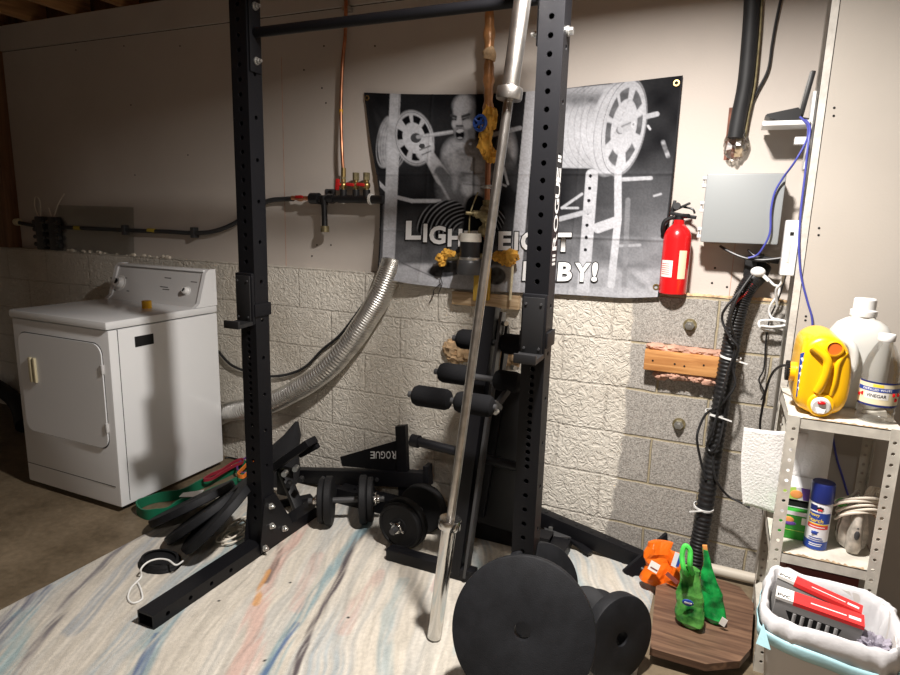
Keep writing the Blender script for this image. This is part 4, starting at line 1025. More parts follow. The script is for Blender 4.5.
b = MB(); p = PY(487, 214, YW-.005); b.ell(p, (.036, .034, .045)); b.cyl(PY(488, 200, YW), PY(487, 230, YW), .024, seg=8); b.ell(PY(484, 231, YW), (.028, .026, .026)); b.cyl(PY(476, 215, YW-.03), PY(497, 213, YW-.03), .016, seg=14); b.cyl(p, p+V((-.05, -.04, .0)), .014, seg=12); b.cyl(p+V((-.045, -.036, 0)), p+V((-.075, -.06, .002)), .008, seg=10)
b.build('valve_body', M['bronze'], wp_)
b = MB(); b.tube([PY(478, 192, YW-.03), PY(474, 202, YW-.03), PY(470, 215, YW-.04), PY(469, 233, YW-.04)], .0035, seg=8); b.build('wire', M['bronze'], wp_)
mc_ = PY(470, 252, YW-.03)
b = MB(); b.lathe([(.052, 0), (.056, .01), (.056, .050), (.052, .062), (.05, .064), (0, .064)], mc_+V((0, 0, -.098)), seg=32); b.build('meter_base', M['pad_steel'], wp_)
b = MB(); b.lathe([(.045, 0), (.045, .085), (0, .085)], mc_+V((0, 0, -.036)), seg=32); b.build('meter_body', M['black_plastic'], wp_)
b = MB(); b.lathe([(.049, 0), (.049, .012), (.047, .034), (.047, .036), (0, .036)], mc_+V((0, 0, .045)), seg=32); b.build('meter_dome', M['shelf'], wp_)
b = MB(); b.lathe([(.0465, 0), (.0475, .006), (.0465, .012)], mc_+V((0, 0, -.034)), seg=32); b.build('meter_band', M['zinc'], wp_)
b = MB(); b.cyl(PY(443, 258, YW), PY(462, 256, YW), .016, seg=14); b.cyl(PY(478, 256, YW), PY(518, 257, YW), .014, seg=14); b.build('side_pipe', M['bronze'], wp_)
for side in ((441, 447, 442, 453), (497, 504, 511, 509)):
  b = MB()
  for u, v, r, sd in ((441, 258, .022, 1), (447, 254, .022, 2), (442, 263, .016, 5), (453, 254, .014, 6), (497, 256, .020, 7), (504, 258, .028, 8), (511, 256, .03, 9), (509, 261, .022, 3)):
    if u not in side: continue
    p = PY(u, v, YW-.008); b.ell(p, (r*1.15, r, r), rough=.5, seed=sd*1.7, fs_=2.4)
  b.build('foam_sleeve', M['foam'], wp_)
b = MB(); b.bb(PY(474, 268, YW), PY(480, 300, YW+.03)); b.bb(PY(484, 268, YW), PY(490, 300, YW+.03)); b.build('support_strap', mat('yellow strap', (.62, .40, .06), .6), wp_)
b = MB(); b.cyl(PY(513, 262, YW), PY(510, 300, YW), .006, seg=10); b.build('thin_pipe', M['label_cream'], wp_)
b = MB(); b.tube([PY(441, 283, 2.575), PY(434, 290, 2.595), PY(433, 296, 2.60), PY(429, 303, 2.605)], .002, seg=6); b.tube([PY(443, 270, 2.56), PY(441, 278, 2.57), PY(442, 284, 2.575), PY(439, 292, 2.6)], .002, seg=6); b.build('loose_wire', M['black_plastic'], wp_)
# splintered plank and foam around the old hole
p0 = PY(452, 291, 2.585); p1 = PY(519, 312, 2.60)
b = MB(); b.bb((p0.x, 2.585, p1.z+.01), (p1.x, 2.62, p0.z), .003); o = b.build('plank', M['plywood'], origin=((p0.x+p1.x)/2, 2.6, p1.z)); tag(o, 'splintered tan plank under the poster behind the water pipe', 'plank')
b = MB()
for u, v, rx, rz, sd in ((452, 350, .045, .05, 1), (463, 349, .05, .055, 2), (473, 352, .045, .05, 3), (457, 357, .05, .03, 4), (468, 343, .03, .04, 7)):
    b.ell(PY(u, v, 2.615), (rx, .03, rz), rough=.55, seed=sd*2.1, fs_=3)
o = b.build('foam_patch', M['tan_foam'], origin=PY(460, 352, 2.61)); tag(o, 'rough tan foam patch on the block wall between the bench rollers', 'foam patch')
b = MB()
for u, v, rx, rz, sd in ((505, 355, .04, .05, 5), (514, 352, .045, .06, 6)):
    b.ell(PY(u, v, 2.615), (rx, .03, rz), rough=.55, seed=sd*2.1, fs_=3)
o = b.build('foam_patch', M['tan_foam'], origin=PY(510, 352, 2.61)); tag(o, 'small tan foam patch on the block wall beside the right upright', 'foam patch')

# copper riser and manifold
YM = 2.62
o = MB().tube([PY(346, -20, YM+.02), PY(345.5, 30, YM+.02), PY(342.5, 65, YM+.02), PY(341, 110, YM+.02), PY(342, 150, YM), PY(343.5, 176, YM)], .0085, seg=14, n=8)
cr = thing('copper_riser', 'thin vertical copper pipe rising from the valve manifold to the ceiling', 'pipe', PY(343, 178, YM))
o.build('pipe', M['copper'], cr)
b = MB(); b.cyl(PY(343.5, 168, YM), PY(343.5, 177, YM), .012, seg=12); b.build('coupling', M['brass'], cr)
b = MB(); p = PY(341, 112, YM+.02); b.cyl(p-V((0, 0, .012)), p+V((0, 0, .012)), .0092, seg=12); b.build('tag_band', M['yellow'], cr)
b = MB(); p = PY(345, 8, YM+.02); b.bb(p+V((-.02, .0, -.01)), p+V((.02, .045, .01)), .004); b.build('pipe_clamp', M['zinc'], cr)
mf = thing('valve_manifold', 'black pipe manifold with three red handled valves left of the poster', 'manifold', PY(350, 200, YM))
zt = PY(350, 199, YM).z
pL, pR = PY(312, 199, YM), PY(380, 198, YM)
b = MB(); b.cyl((PY(339, 199, YM).x, YM, zt), (pR.x+.02, YM, zt), .020, seg=20); b.build('header', M['black_plastic'], mf)
b = MB(); b.cyl((PY(311, 199, YM).x, YM, zt), (PY(319, 199, YM).x, YM, zt), .028, seg=16); b.cyl((PY(319, 199, YM).x, YM, zt), (PY(339, 199, YM).x, YM, zt), .017, seg=16); b.cyl((PY(329, 199, YM).x, YM, zt), (PY(334, 199, YM).x, YM, zt), .024, seg=8); b.build('coupling', M['black_plastic'], mf)
for u in (318, 371):
    x = PY(u, 199, YM).x; b = MB(); b.cyl((x-.006, YM, zt), (x+.006, YM, zt), .027, seg=20); b.build('clamp_ring', M['label_white'], mf)
x0 = PY(324, 199, YM).x
b = MB(); b.cyl((x0, YM, zt), (x0+.012, YM-.012, zt-.155), .015, seg=16); b.cyl((x0, YM, zt+.012), (x0, YM, zt-.03), .021, seg=12); b.build('drain_stub', M['black_plastic'], mf)
b = MB(); b.cyl((x0+.0115, YM-.0115, zt-.135), (x0+.0125, YM-.0125, zt-.165), .022, seg=16); b.build('drain_cap', M['bronze'], mf)
b = MB(); b.cyl((x0, YM, zt), (x0, YD+.002, zt+.03), .008, seg=8); b.bb((x0-.03, YD-.008, zt+.01), (x0+.03, YD, zt+.05), .003); b.build('wall_clip', M['pad_steel'], mf)
for i, u in enumerate((343.5, 356, 366.5)):
    x = PY(u, 199, YM).x
    b = MB(); b.cyl((x, YM, zt), (x, YM, zt+.045), .018, seg=14); b.build('outlet', M['black_plastic'], mf)
    b = MB(); b.cyl((x, YM, zt+.04), (x, YM, zt+.095), .012, seg=12); b.ell((x, YM, zt+.065), (.019, .019, .02)); vb = b.build('valve', M['brass'], mf)
    b = MB(); b.box((x-.02, YM-.022, zt+.068), (.020 if i == 0 else .045, .012, .055 if i == 0 else .016), Euler((0, .1, 0)), .005); b.cyl((x, YM-.005, zt+.066), (x-.012, YM-.022, zt+.068), .007, seg=10); b.build('handle', M['red_valve'], vb)
    b = MB(); b.cyl((x, YM, zt+.09), (x, YM, zt+.125), .0165 if i else .012, seg=8); b.build('cap', M['bronze'], mf)
b = MB(); xv = PY(300, 199, YM).x; b.ell((xv, YM, zt), (.028, .016, .016)); b.cyl((xv-.05, YM, zt+.001), (xv+.07, YM, zt), .0115, seg=14); vb = b.build('valve', M['copper'], mf)
b = MB(); b.box((xv+.01, YM-.02, zt+.006), (.045, .012, .015), None, .004); b.build('handle', M['red_valve'], vb)
gp = thing('supply_pipe', 'long grey flexible pipe clipped along the drywall behind the dryer', 'pipe', PY(133, 231, 2.655))
pts = [PY(u, v, 2.655) for u, v in ((15, 222), (40, 226), (80, 228), (133, 230.5), (165, 231.5), (194, 233), (215, 231), (235, 223), (252, 210), (268, 201), (286, 199), (296, 199))]
pts[-1].y = 2.63; b = MB(); b.tube(pts, .0125, seg=14); b.build('hose', M['pex'], gp)
for u, v in ((194, 232.5), (125, 230)):
    p = PY(u, v, 2.655); b = MB(); b.bb(p+V((-.014, -.016, -.03)), p+V((.014, .022, .03)), .004); b.build('pipe_clip', M['pad_steel'], gp)
for u, v in ((152, 230.7), (78, 228)):
    p = PY(u, v, 2.655); b = MB(); b.cyl(p-V((.03, 0, 0)), p+V((.03, 0, -.0005)), .0135, seg=14); b.build('tag_band', mat('yellow print', (.5, .38, .05), .6), gp)
p = PY(18, 222, 2.655); b = MB(); b.cyl(p-V((.02, 0, 0)), p+V((.015, 0, 0)), .024, seg=16); b.build('end_collar', M['label_cream'], gp)
# glass sheet and two small dark fittings on the ledge
g0 = PY(57, 215, 2.66); g1 = PY(133, 207, 2.66)
b = MB(); b.box(((g0.x+g1.x)/2, 2.652, (LEDGE+g1.z)/2), (g1.x-g0.x, .005, g1.z-LEDGE), Euler((-.06, 0, 0)))
o = b.build('glass_sheet', M['glass'], origin=((g0.x+g1.x)/2, 2.652, LEDGE)); tag(o, 'clear glass sheet leaning on the ledge in front of the grey pipe', 'glass sheet')
for k, (u, lab) in enumerate(((42, 'dark fitting with white loop standing on the ledge nearest the brown stud'), (55, 'dark fitting standing on the ledge at the left end of the glass sheet'))):
    p = PY(u, 232, 2.645); t = thing('pipe_fitting', lab, 'pipe fitting', (p.x, 2.645, LEDGE), 'dark fittings on the ledge')
    b = MB(); b.bb((p.x-.038, 2.625, LEDGE), (p.x+.038, 2.672, LEDGE+.215), .008)
    for j in range(4):
        for s_ in (-1, 1): b.cyl((p.x, 2.64, LEDGE+.03+.048*j), (p.x+s_*.06, 2.635, LEDGE+.035+.048*j), .014, seg=10)
    b.build('body', M['pad_steel'], t)
    b = MB()
    if k == 0: b.tube([(p.x-.02, 2.645, LEDGE+.21), (p.x-.05, 2.645, LEDGE+.28), (p.x-.03, 2.645, LEDGE+.34), (p.x+.01, 2.645, LEDGE+.31), (p.x-.0, 2.645, LEDGE+.21)], .004, seg=8)
    else: b.tube([(p.x, 2.645, LEDGE+.21), (p.x+.06, 2.645, LEDGE+.30), (p.x+.13, 2.64, LEDGE+.36)], .0035, seg=8); b.tube([(p.x-.02, 2.645, LEDGE+.21), (p.x-.04, 2.645, LEDGE+.27)], .0035, seg=8)
    b.build('wire_tail', M['cord'], t)
rb = MB(); rs = random.Random(5)
for k in range(26):
    u = rs.uniform(68, 170); p = PY(u, 250, 2.64); s_ = rs.uniform(.004, .012)
    rb.ell((p.x, 2.645+rs.uniform(-.012, .01), LEDGE+s_*.6), (s_*1.6, s_, s_), rough=.5, seed=k, seg=8, rings=6)
o = rb.build('rubble', M['cord'], origin=(-3.3, 2.64, LEDGE)); tag(o, 'pale rubble chips scattered along the block ledge above the dryer', 'rubble', kind='stuff')

# ------------------------------------------------------------------ dryer vent duct and black cable
dpx = [(196, 423, 2.565), (212, 418, 2.565), (228, 412, 2.56), (250, 408, 2.545), (275, 401, 2.545), (300, 388, 2.545), (325, 371, 2.545), (348, 346, 2.55), (366, 320, 2.555), (379, 298, 2.56), (389, 274, 2.575), (393, 262, 2.60)]
pts = [PY(u, v, y) for u, v, y in dpx]; L_ = 1.6
b = MB(); b.tube(pts, lambda t: .055+.0017*math.sin(t*2*PI*120)+.0012*math.sin(t*57), seg=28, n=72); o = b.build('vent_duct', M['aluminium'], origin=pts[2], ang=1.4)
tag(o, 'silver ribbed foil vent duct curving from behind the dryer up under the poster', 'duct')
pts = [PY(u, v, y) for u, v, y in ((218, 351, 2.60), (230, 364, 2.60), (245, 371, 2.60), (262, 376, 2.60), (285, 375, 2.60), (305, 367, 2.60), (322, 350, 2.60), (340, 335, 2.60), (358, 312, 2.60), (372, 292, 2.60), (381, 277, 2.605))]
b = MB(); b.tube(pts, .0075, seg=10); o = b.build('cable', M['black_plastic'], origin=pts[3]); tag(o, 'thick black cable following the silver vent duct along the wall', 'cable')
# dark hose on the floor left of the dryer
pts = [PZ(u, v, .06) for u, v in ((-60, 372), (-20, 382), (0, 392), (15, 408), (24, 424))]
for p, z in zip(pts, (.2, .22, .2, .12, .05)): p.z = z; p.y = min(p.y, 2.55)
b = MB(); b.tube(pts, .05, seg=16); o = b.build('drain_hose', M['black_rubber'], origin=pts[2]); tag(o, 'thick dark hose lying on the floor left of the dryer', 'hose')

# ------------------------------------------------------------------ fire extinguisher
ex = PY(672, 295, YB-.008); EXZ = LEDGE+.004
fe = thing('fire_extinguisher', 'red fire extinguisher standing on the ledge right of the poster', 'fire extinguisher', (ex.x, 2.61, EXZ))
ec = V((ex.x, 2.61, EXZ))
b = MB(); b.lathe([(.046, 0), (.052, .004), (.053, .01), (.053, .218), (.051, .234), (.044, .252), (.03, .268), (.021, .275), (.021, .292), (0, .292)], ec, seg=40); b.build('cylinder', M['red'], fe)
b = MB(); b.cyl(ec+V((0, 0, 0.290)), ec+V((0, 0, 0.317)), .017, seg=16); b.bar(ec+V((-.035, -.005, 0.317)), ec+V((.062, -.02, 0.302)), .016, .014, bev=.003); b.cyl(ec+V((0, 0, 0.307)), ec+V((.035, -.035, 0.307)), .009, seg=12); b.build('valve', M['black_plastic'], fe)
b = MB(); b.bar(ec+V((-.03, 0, 0.324)), ec+V((.035, -.012, 0.357)), .016, .009, bev=.003); b.bar(ec+V((-.032, 0, 0.312)), ec+V((-.022, 0, 0.367)), .016, .012, bev=.003); b.build('lever', M['black_plastic'], fe)
b = MB(); b.tube([ec+V((-.02, -.01, 0.302)), ec+V((-.05, -.02, 0.287)), ec+V((-.058, -.015, 0.257)), ec+V((-.055, 0, 0.232))], .008, seg=10); b.build('hose', M['black_rubber'], fe)
b = MB(); b.lathe([(.013, 0), (.015, .003), (.013, .008), (0, .008)], ec+V((-.012, -.016, 0.344)), (-.1, -1, 0), 20); b.build('gauge', M['pad_steel'], fe)
b = MB(); b.tube([ec+V((.01, .0, 0.342)), ec+V((.045, -.01, 0.334)), ec+V((.055, -.01, 0.317))], .004, seg=8); b.build('pin_ring', M['black_plastic'], fe)
def wrap_label(c, r, a0, a1, z0, z1, m, name, parent, n=12):
    b = MB(); b.grid(lambda s, t: c+V((r*math.cos(a0+(a1-a0)*s), r*math.sin(a0+(a1-a0)*s), z0+(z1-z0)*t)), n, 1); return b.build(name, m, parent, fixn=False)
def wrap_text(c, r, a0, a1, z0, z1, s_, m, name, parent, off=.01, arc=0.):
    b = MB(); b.text(s_, lambda x, y: c+V((r*math.cos(a0+(a1-a0)*x), r*math.sin(a0+(a1-a0)*x), z0+(z1-z0)*y+arc*(1-(2*x-1)**2))), off); return b.build(name, m, parent, weld=False, fixn=False)
l1 = wrap_label(ec, .0537, rad(-150), rad(-95), .07, .135, M['label_white'], 'label', fe); l1['label'] = 'white label'
l2 = wrap_label(ec, .0537, rad(-72), rad(-38), .065, .175, M['label_cream'], 'label', fe); l2['label'] = 'cream label'
b = MB()
for k in range(6):
    z = .08+.008*k; b.grid(lambda s, t, z=z: ec+V((.0541*math.cos(rad(-146+40*s)), .0541*math.sin(rad(-146+40*s)), z+.0025*t)), 8, 1)
b.build('print', M['red_card'], l1, fixn=False)

# ------------------------------------------------------------------ grey enclosure
e0 = PY(700, 242, 2.555); e1 = PY(787, 173, 2.555)
gb = thing('utility_enclosure', 'grey plastic utility enclosure mounted on the drywall above the cable bundle', 'enclosure', ((e0.x+e1.x)/2, 2.62, e0.z))
b = MB(); b.bb((e0.x+.006, 2.585, e0.z+.004), (e1.x-.006, YD, e1.z-.004), .006); b.build('box', M['grey_box'], gb)
b = MB(); b.bb((e0.x, 2.555, e0.z), (e1.x, 2.583, e1.z), .007); b.build('door', M['grey_box'], gb)
for t in (.14, .52, .88):
    z = e0.z+(e1.z-e0.z)*t
    b = MB(); b.bb((e0.x-.014, 2.56, z-.02), (e0.x+.004, 2.60, z-.008), .002); b.bb((e0.x-.014, 2.56, z+.008), (e0.x+.004, 2.60, z+.02), .002); b.bb((e0.x-.012, 2.566, z-.02), (e0.x-.006, 2.60, z+.02), .002); b.build('latch', M['panel_grey'], gb)

# ------------------------------------------------------------------ insulated line, wall hole, loose cable
ip = thing('insulated_line', 'thick black insulated pipe entering a hole in the drywall above the grey enclosure', 'pipe', PY(742, 120, 2.64))
pts = [PY(u, v, 2.64) for u, v in ((753, -25), (751.5, 10), (749, 45), (745, 85), (739, 115), (735, 138))]
b = MB(); b.tube(pts, .0275, seg=20); b.build('insulation', M['insul'], ip)
b = MB(); b.tube([p+V((.032, .012, 0)) for p in pts], .0055, seg=10); b.build('bare_pipe', M['bronze'], ip)
h0 = PY(723.5, 160, YD); h1 = PY(746, 107, YD)
b = MB(); b.bb((h0.x, YD-.002, h0.z), (h1.x, YD+.05, h1.z)); hole = structure(b.build('trim_40', M['dark_red_wood']))
b = MB(); b.bb((h1.x-.022, YD-.006, h0.z+.01), (h1.x+.004, YD, h1.z+.01)); structure(b.build('trim_41', M['light_edge']))
pw = PY(736, 146, 2.655); b = MB(); b.ell(pw, (.042, .028, .058), rough=.5, seed=4.4, fs_=2.4, seg=16, rings=12); o = b.build('plastic_wrap', M['plastic_wrap'], origin=pw, flat=True)
tag(o, 'crumpled clear plastic stuffed into the wall hole under the black insulated pipe', 'plastic wrap')
pts = [PY(u, v, 2.665) for u, v in ((783, -10), (776, 22), (772, 45), (768, 70), (757, 92), (749, 110), (744, 122), (738, 132))]
b = MB(); b.tube(pts, .0048, seg=8); o = b.build('cable', M['black_plastic'], origin=pts[3]); tag(o, 'thin black cable hanging loose between the insulated pipe and the router', 'cable')

# ------------------------------------------------------------------ router on its bracket
r0 = PY(762, 124, 2.575); r1 = PY(812, 124, 2.575)
rk = thing('wall_bracket', 'white L-shaped wall bracket carrying the black router', 'bracket', (.215, 2.575, r0.z))
zb_ = (r0.z+r1.z)/2
b = MB(); b.bb((r0.x, 2.515, zb_-.012), (.214, 2.635, zb_+.004), .003); b.build('shelf_plate', M['white_plastic'], rk)
b = MB(); b.bb((.213, 2.53, zb_-.16), (.2235, 2.60, zb_+.10), .004); b.build('back_plate', M['white_plastic'], rk)
b = MB(); b.bb((.175, 2.53, zb_-.075), (.213, 2.565, zb_-.05), .003); b.build('cable_clip', M['white_plastic'], rk)
rt = thing('router', 'black wedge-shaped router with one raised antenna on the white bracket', 'router', (.13, 2.575, zb_+.004))
x0, x1 = r0.x+.006, .185
b = MB()
prof = [(x0, zb_+.024), (x0+.006, zb_+.030), (x1-.012, zb_+.048), (x1, zb_+.036), (x1, zb_+.008), (x0+.045, zb_+.0045)]
b.prism([(x, 2.53, z) for x, z in prof], (0, .095, 0)); b.build('housing', M['black_plastic'], rt)
a0_ = PY(800.5, 117, 2.575); a1_ = PY(813.5, 71, 2.575)
b = MB(); b.bar(a0_, a1_, .016, .022, up=(0, 1, 0), bev=.004); an = b.build('antenna', M['black_plastic'], rt)
b = MB(); b.bar(a0_+V((-.010, -.0005, .012)), a1_+V((-.010, -.0005, -.004)), .003, .016, up=(0, 1, 0)); b.build('edge_strip', M['zinc'], an)
b = MB(); b.cyl(PY(796, 119, 2.565), PY(808, 121, 2.565), .010, seg=12); b.build('antenna_hinge', M['black_plastic'], rt)
# blue network cables
pts = [PY(u, v, y) for u, v, y in ((800, 117, 2.52), (807, 124, 2.505), (808, 135, 2.50), (804, 146, 2.50), (794, 163, 2.50), (783, 178, 2.535), (775, 192, 2.54), (771, 210, 2.535), (770, 232, 2.535), (764, 246, 2.54), (757, 255, 2.55), (748, 258, 2.55))]
b = MB(); b.tube(pts, .0036, seg=8); o = b.build('network_cable', M['bluecable'], origin=pts[4]); tag(o, 'blue network cable crossing the grey enclosure down to the black adapters', 'cable', 'blue network cables')
pts = [PY(u, v, y) for u, v, y in ((806, 120, 2.51), (810, 128, 2.46), (808, 145, 2.44), (805, 175, 2.44), (801, 210, 2.44), (799, 245, 2.44), (801, 275, 2.44), (807, 300, 2.44), (812, 318, 2.44), (813, 340, 2.44), (818, 370, 2.44), (830, 420, 2.44), (836, 455, 2.44), (842, 475, 2.44), (848, 495, 2.44))]
b = MB(); b.tube(pts, .0036, seg=8); o = b.build('network_cable', M['bluecable'], origin=pts[6]); tag(o, 'blue network cable running down the partition behind the shelf unit', 'cable', 'blue network cables')
# white power strip on the partition edge
s0_ = PY(787, 220, 2.49); s1_ = PY(799, 276, 2.49)
pst = thing('power_strip', 'white power strip mounted upright on the partition edge beside the grey enclosure', 'power strip', (.2, 2.5, s1_.z))
b = MB(); b.bb((.178, 2.475, s1_.z), (.2235, 2.53, s0_.z), .005); b.build('housing', M['white_plastic'], pst)
b = MB(); b.bb((.192, 2.4735, s1_.z+.045), (.202, 2.4755, s1_.z+.115), .002); b.build('switch', M['label_white'], pst)
b = MB(); b.bb((.1935, 2.4728, s1_.z+.048), (.2005, 2.4735, s1_.z+.112)); b.build('switch_rocker', M['panel_grey'], pst)
b = MB(); b.bb((.194, 2.4735, s1_.z+.14), (.206, 2.4755, s1_.z+.152)); b.build('socket', M['dark'], pst)
b = MB(); b.tube([(.195, 2.5, s1_.z+.01), (.19, 2.51, s1_.z-.03), (.178, 2.53, s1_.z-.06), (.19, 2.56, s1_.z-.12)], .005, seg=8); b.build('cord', M['white_plastic'], pst)
# black adapters, white plug
ad = thing('power_adapter', 'black power adapters clustered on the drywall just below the grey enclosure', 'power adapter', PY(757, 268, 2.62))
b = MB(); b.bb(PY(743, 278, 2.60), PY(757, 256, YD), .006); b.build('adapter_block', M['black_plastic'], ad)
b = MB(); b.bb(PY(757, 283, 2.61), PY(764, 254, YD), .006); b.build('adapter_block', M['black_plastic'], ad)
b = MB(); b.bar(PY(752, 258, 2.58), PY(779, 261, 2.58), .03, .022, bev=.004); b.build('plug', M['black_plastic'], ad)
b = MB(); b.tube([PY(720, 246, 2.60), PY(730, 252, 2.58), PY(745, 258, 2.565), PY(762, 260, 2.56), PY(782, 258, 2.55)], .005, seg=8); b.tube([PY(748, 250, 2.59), PY(755, 256, 2.57), PY(770, 263, 2.565)], .004, seg=8); b.build('cord', M['black_plastic'], ad)
wc = thing('phone_charger', 'white plug with white cable coiled beside the corrugated hose', 'charger', PY(760, 273, 2.58))
b = MB(); p = PY(758, 272, 2.575); b.ell(p, (.026, .02, .02)); b.bar(p+V((.01, 0, -.004)), PY(769, 281, 2.575), .016, .014, bev=.004); b.build('plug', M['white_plastic'], wc)
b = MB(); b.tube([PY(769, 280, 2.575), PY(774, 285, 2.57), PY(779, 287, 2.57), PY(778, 295, 2.57), PY(772, 303, 2.575), (PY(769, 311, 2.585)), PY(772, 318, 2.585), PY(780, 320, 2.575), PY(786, 322, 2.57), PY(784, 327, 2.57), PY(770, 328, 2.57), PY(760, 327, 2.57), PY(760, 321, 2.575), PY(772, 320, 2.575), PY(784, 321, 2.57), PY(786, 325, 2.565), PY(772, 327, 2.56), PY(762, 326, 2.56), PY(764, 330, 2.58), PY(772, 331, 2.585)], .0045, seg=8); b.build('cable', M['white_plastic'], wc)

# ------------------------------------------------------------------ corrugated hose with cables
hpx = [(762, 266, 2.64), (757, 276, 2.615), (749, 285, 2.575), (742, 298, 2.565), (736, 320, 2.565), (730, 350, 2.565), (724, 385, 2.565), (717, 430, 2.555), (710, 475, 2.545), (703, 520, 2.53), (697, 552, 2.51), (693, 578, 2.49)]
pts = [PY(u, v, y) for u, v, y in hpx]
ch_ = thing('corrugated_hose', 'black corrugated drain hose running down the bare block wall with cables tied to it', 'hose', (pts[-1].x, pts[-1].y, 0))
b = MB(); b.tube(pts, lambda t: .0325+.002*math.sin(t*2*PI*95), seg=20, n=40); b.build('hose', M['black_plastic'], ch_, ang=1.2)
for u, v, y, dx in ((733, 357, 2.565, .02), (718, 413, 2.555, .02), (706, 507, 2.53, -.02)):
    p = PY(u-2.5, v, y); b = MB(); b.lathe([(.036, -.004), (.039, -.004), (.039, .004), (.036, .004)], p, (.12, -.05, 1), 24, close=True); b.bar(p+V((0, -.038, 0)), p+V((.06 if dx > 0 else -.05, -.045, -.012)), .003, .005); b.build('zip_tie', M['white_plastic'], ch_)
for k, px in enumerate([((752, 275), (738, 296), (730, 320), (736, 345), (728, 372), (722, 395), (716, 420)),
          ((741, 290), (727, 306), (722, 318), (728, 334), (738, 348), (733, 366), (735, 384), (727, 398), (716, 410)),
          ((716, 408), (706, 414), (699, 428), (697, 440), (701, 462), (706, 480)),
          ((716, 440), (713, 462), (716, 480), (728, 496), (740, 502), (750, 508)),
          ((722, 395), (713, 430), (707, 445), (712, 452), (719, 442), (724, 420), (727, 400)),
          ((712, 480), (710, 520), (703, 540), (699, 556))]):
    b = MB(); b.tube([PY(u, v, 2.565-.012*((i+k) % 3)-.045+(.02 if i in (0,) else 0)) for i, (u, v) in enumerate(px)], .0048, seg=8); b.build('cable', M['black_plastic'], ch_)
b = MB(); b.tube([PY(752, 284, 2.55), PY(746, 293, 2.54), PY(738, 300, 2.53), PY(735, 303, 2.52)], .005, seg=8); b.build('cable', M['red_valve'], ch_)
b = MB(); b.tube([PY(790, 261, 2.60), PY(783, 285, 2.60), PY(778, 300, 2.60), PY(770, 318, 2.6), PY(766, 340, 2.6), PY(764, 368, 2.6), PY(759, 380, 2.6), PY(764, 392, 2.6), PY(761, 400, 2.6)], .003, seg=8); o = b.build('cable', M['black_plastic'], origin=PY(770, 320, 2.6)); tag(o, 'thin dark cable dangling on the block wall behind the paper towel sheet', 'cable')
b = MB(); b.tube([PY(790, 366, 2.2), PY(781, 366, 2.25), PY(772, 374, 2.35), PY(766, 390, 2.45), PY(762, 410, 2.52), PY(760, 425, 2.56), PY(761, 440, 2.58)], .0045, seg=8); o = b.build('cable', M['black_plastic'], origin=PY(770, 380, 2.4)); tag(o, 'black cable running from behind the yellow jug toward the paper towel', 'cable')

# ------------------------------------------------------------------ wood block, bolts on the bare wall, floor pipe
w0 = PY(643, 372, 2.565); w1 = PY(721, 352, 2.565)
zt_, zb2 = (PY(643, 350, 2.565).z+PY(721, 357, 2.565).z)/2, (PY(643, 371, 2.565).z+PY(721, 377, 2.565).z)/2
wd = thing('wood_block', 'orange pine block bedded in rough pinkish mortar on the bare block wall', 'wood block', ((w0.x+w1.x)/2, 2.6, zb2))
b = MB(); b.bb((w0.x, 2.565, zb2), (w1.x, 2.625, zt_), .003); bl_ = b.build('block', M['wood_block'], wd)
for k, (a_, c_) in enumerate(((.12, .5), (.42, .45), (.55, .4), (.8, .55))):
    b = MB(); x = w0.x+(w1.x-w0.x)*a_; z = zb2+(zt_-zb2)*c_; b.cyl((x, 2.5635, z), (x, 2.57, z), .004, seg=8); b.build('nail_hole', M['dark'], bl_)
rs = random.Random(2)
for up_ in (True, False):
    b = MB()
    for k in range(15):
        x = w0.x+.03+(w1.x-w0.x-.03)*k/14
        if up_: b.ell((x, 2.605, zt_+.002+rs.uniform(0, .010)), (.03, .028, .014), rough=.35, seed=k*1.3, fs_=2)
        elif k > 1: b.ell((x, 2.60+rs.uniform(0, .01), zb2-.006-rs.uniform(0, .018)), (.03, .032, .022), rough=.35, seed=k*2.3, fs_=2)
    b.build('mortar', M['pink_foam'], wd)
for (u, v), lab in (((690, 325), 'rusty bolt and washer in the bare block wall above the wood block'), ((679, 424), 'rusty bolt and washer in the bare block wall below the wood block')):
    p = PY(u, v, YB); t = thing('wall_bolt', lab, 'bolt', p, 'bolts in the bare block wall')
    b = MB(); b.lathe([(.026, 0), (.026, .004), (0, .004)], p, (0, -1, 0), 24); b.build('washer', M['bronze'], t)
    b = MB(); b.cyl(p+V((0, -.003, 0)), p+V((-.002, -.03, -.002)), .009, seg=12); b.cyl(p+V((0, -.003, 0)), p+V((-.001, -.02, -.001)), .019, seg=6); b.build('nut', M['zinc'], t)
p0 = PY(700, 569, 2.565); p1 = PY(770, 584, 2.565); p0.z = p1.z = .032
b = MB(); b.cyl(p0, V((.30, 2.565, .032)), .022, seg=20); o = b.build('floor_pipe', M['pvc'], origin=p0); tag(o, 'pale pipe lying on the floor against the wall behind the walnut board', 'pipe')

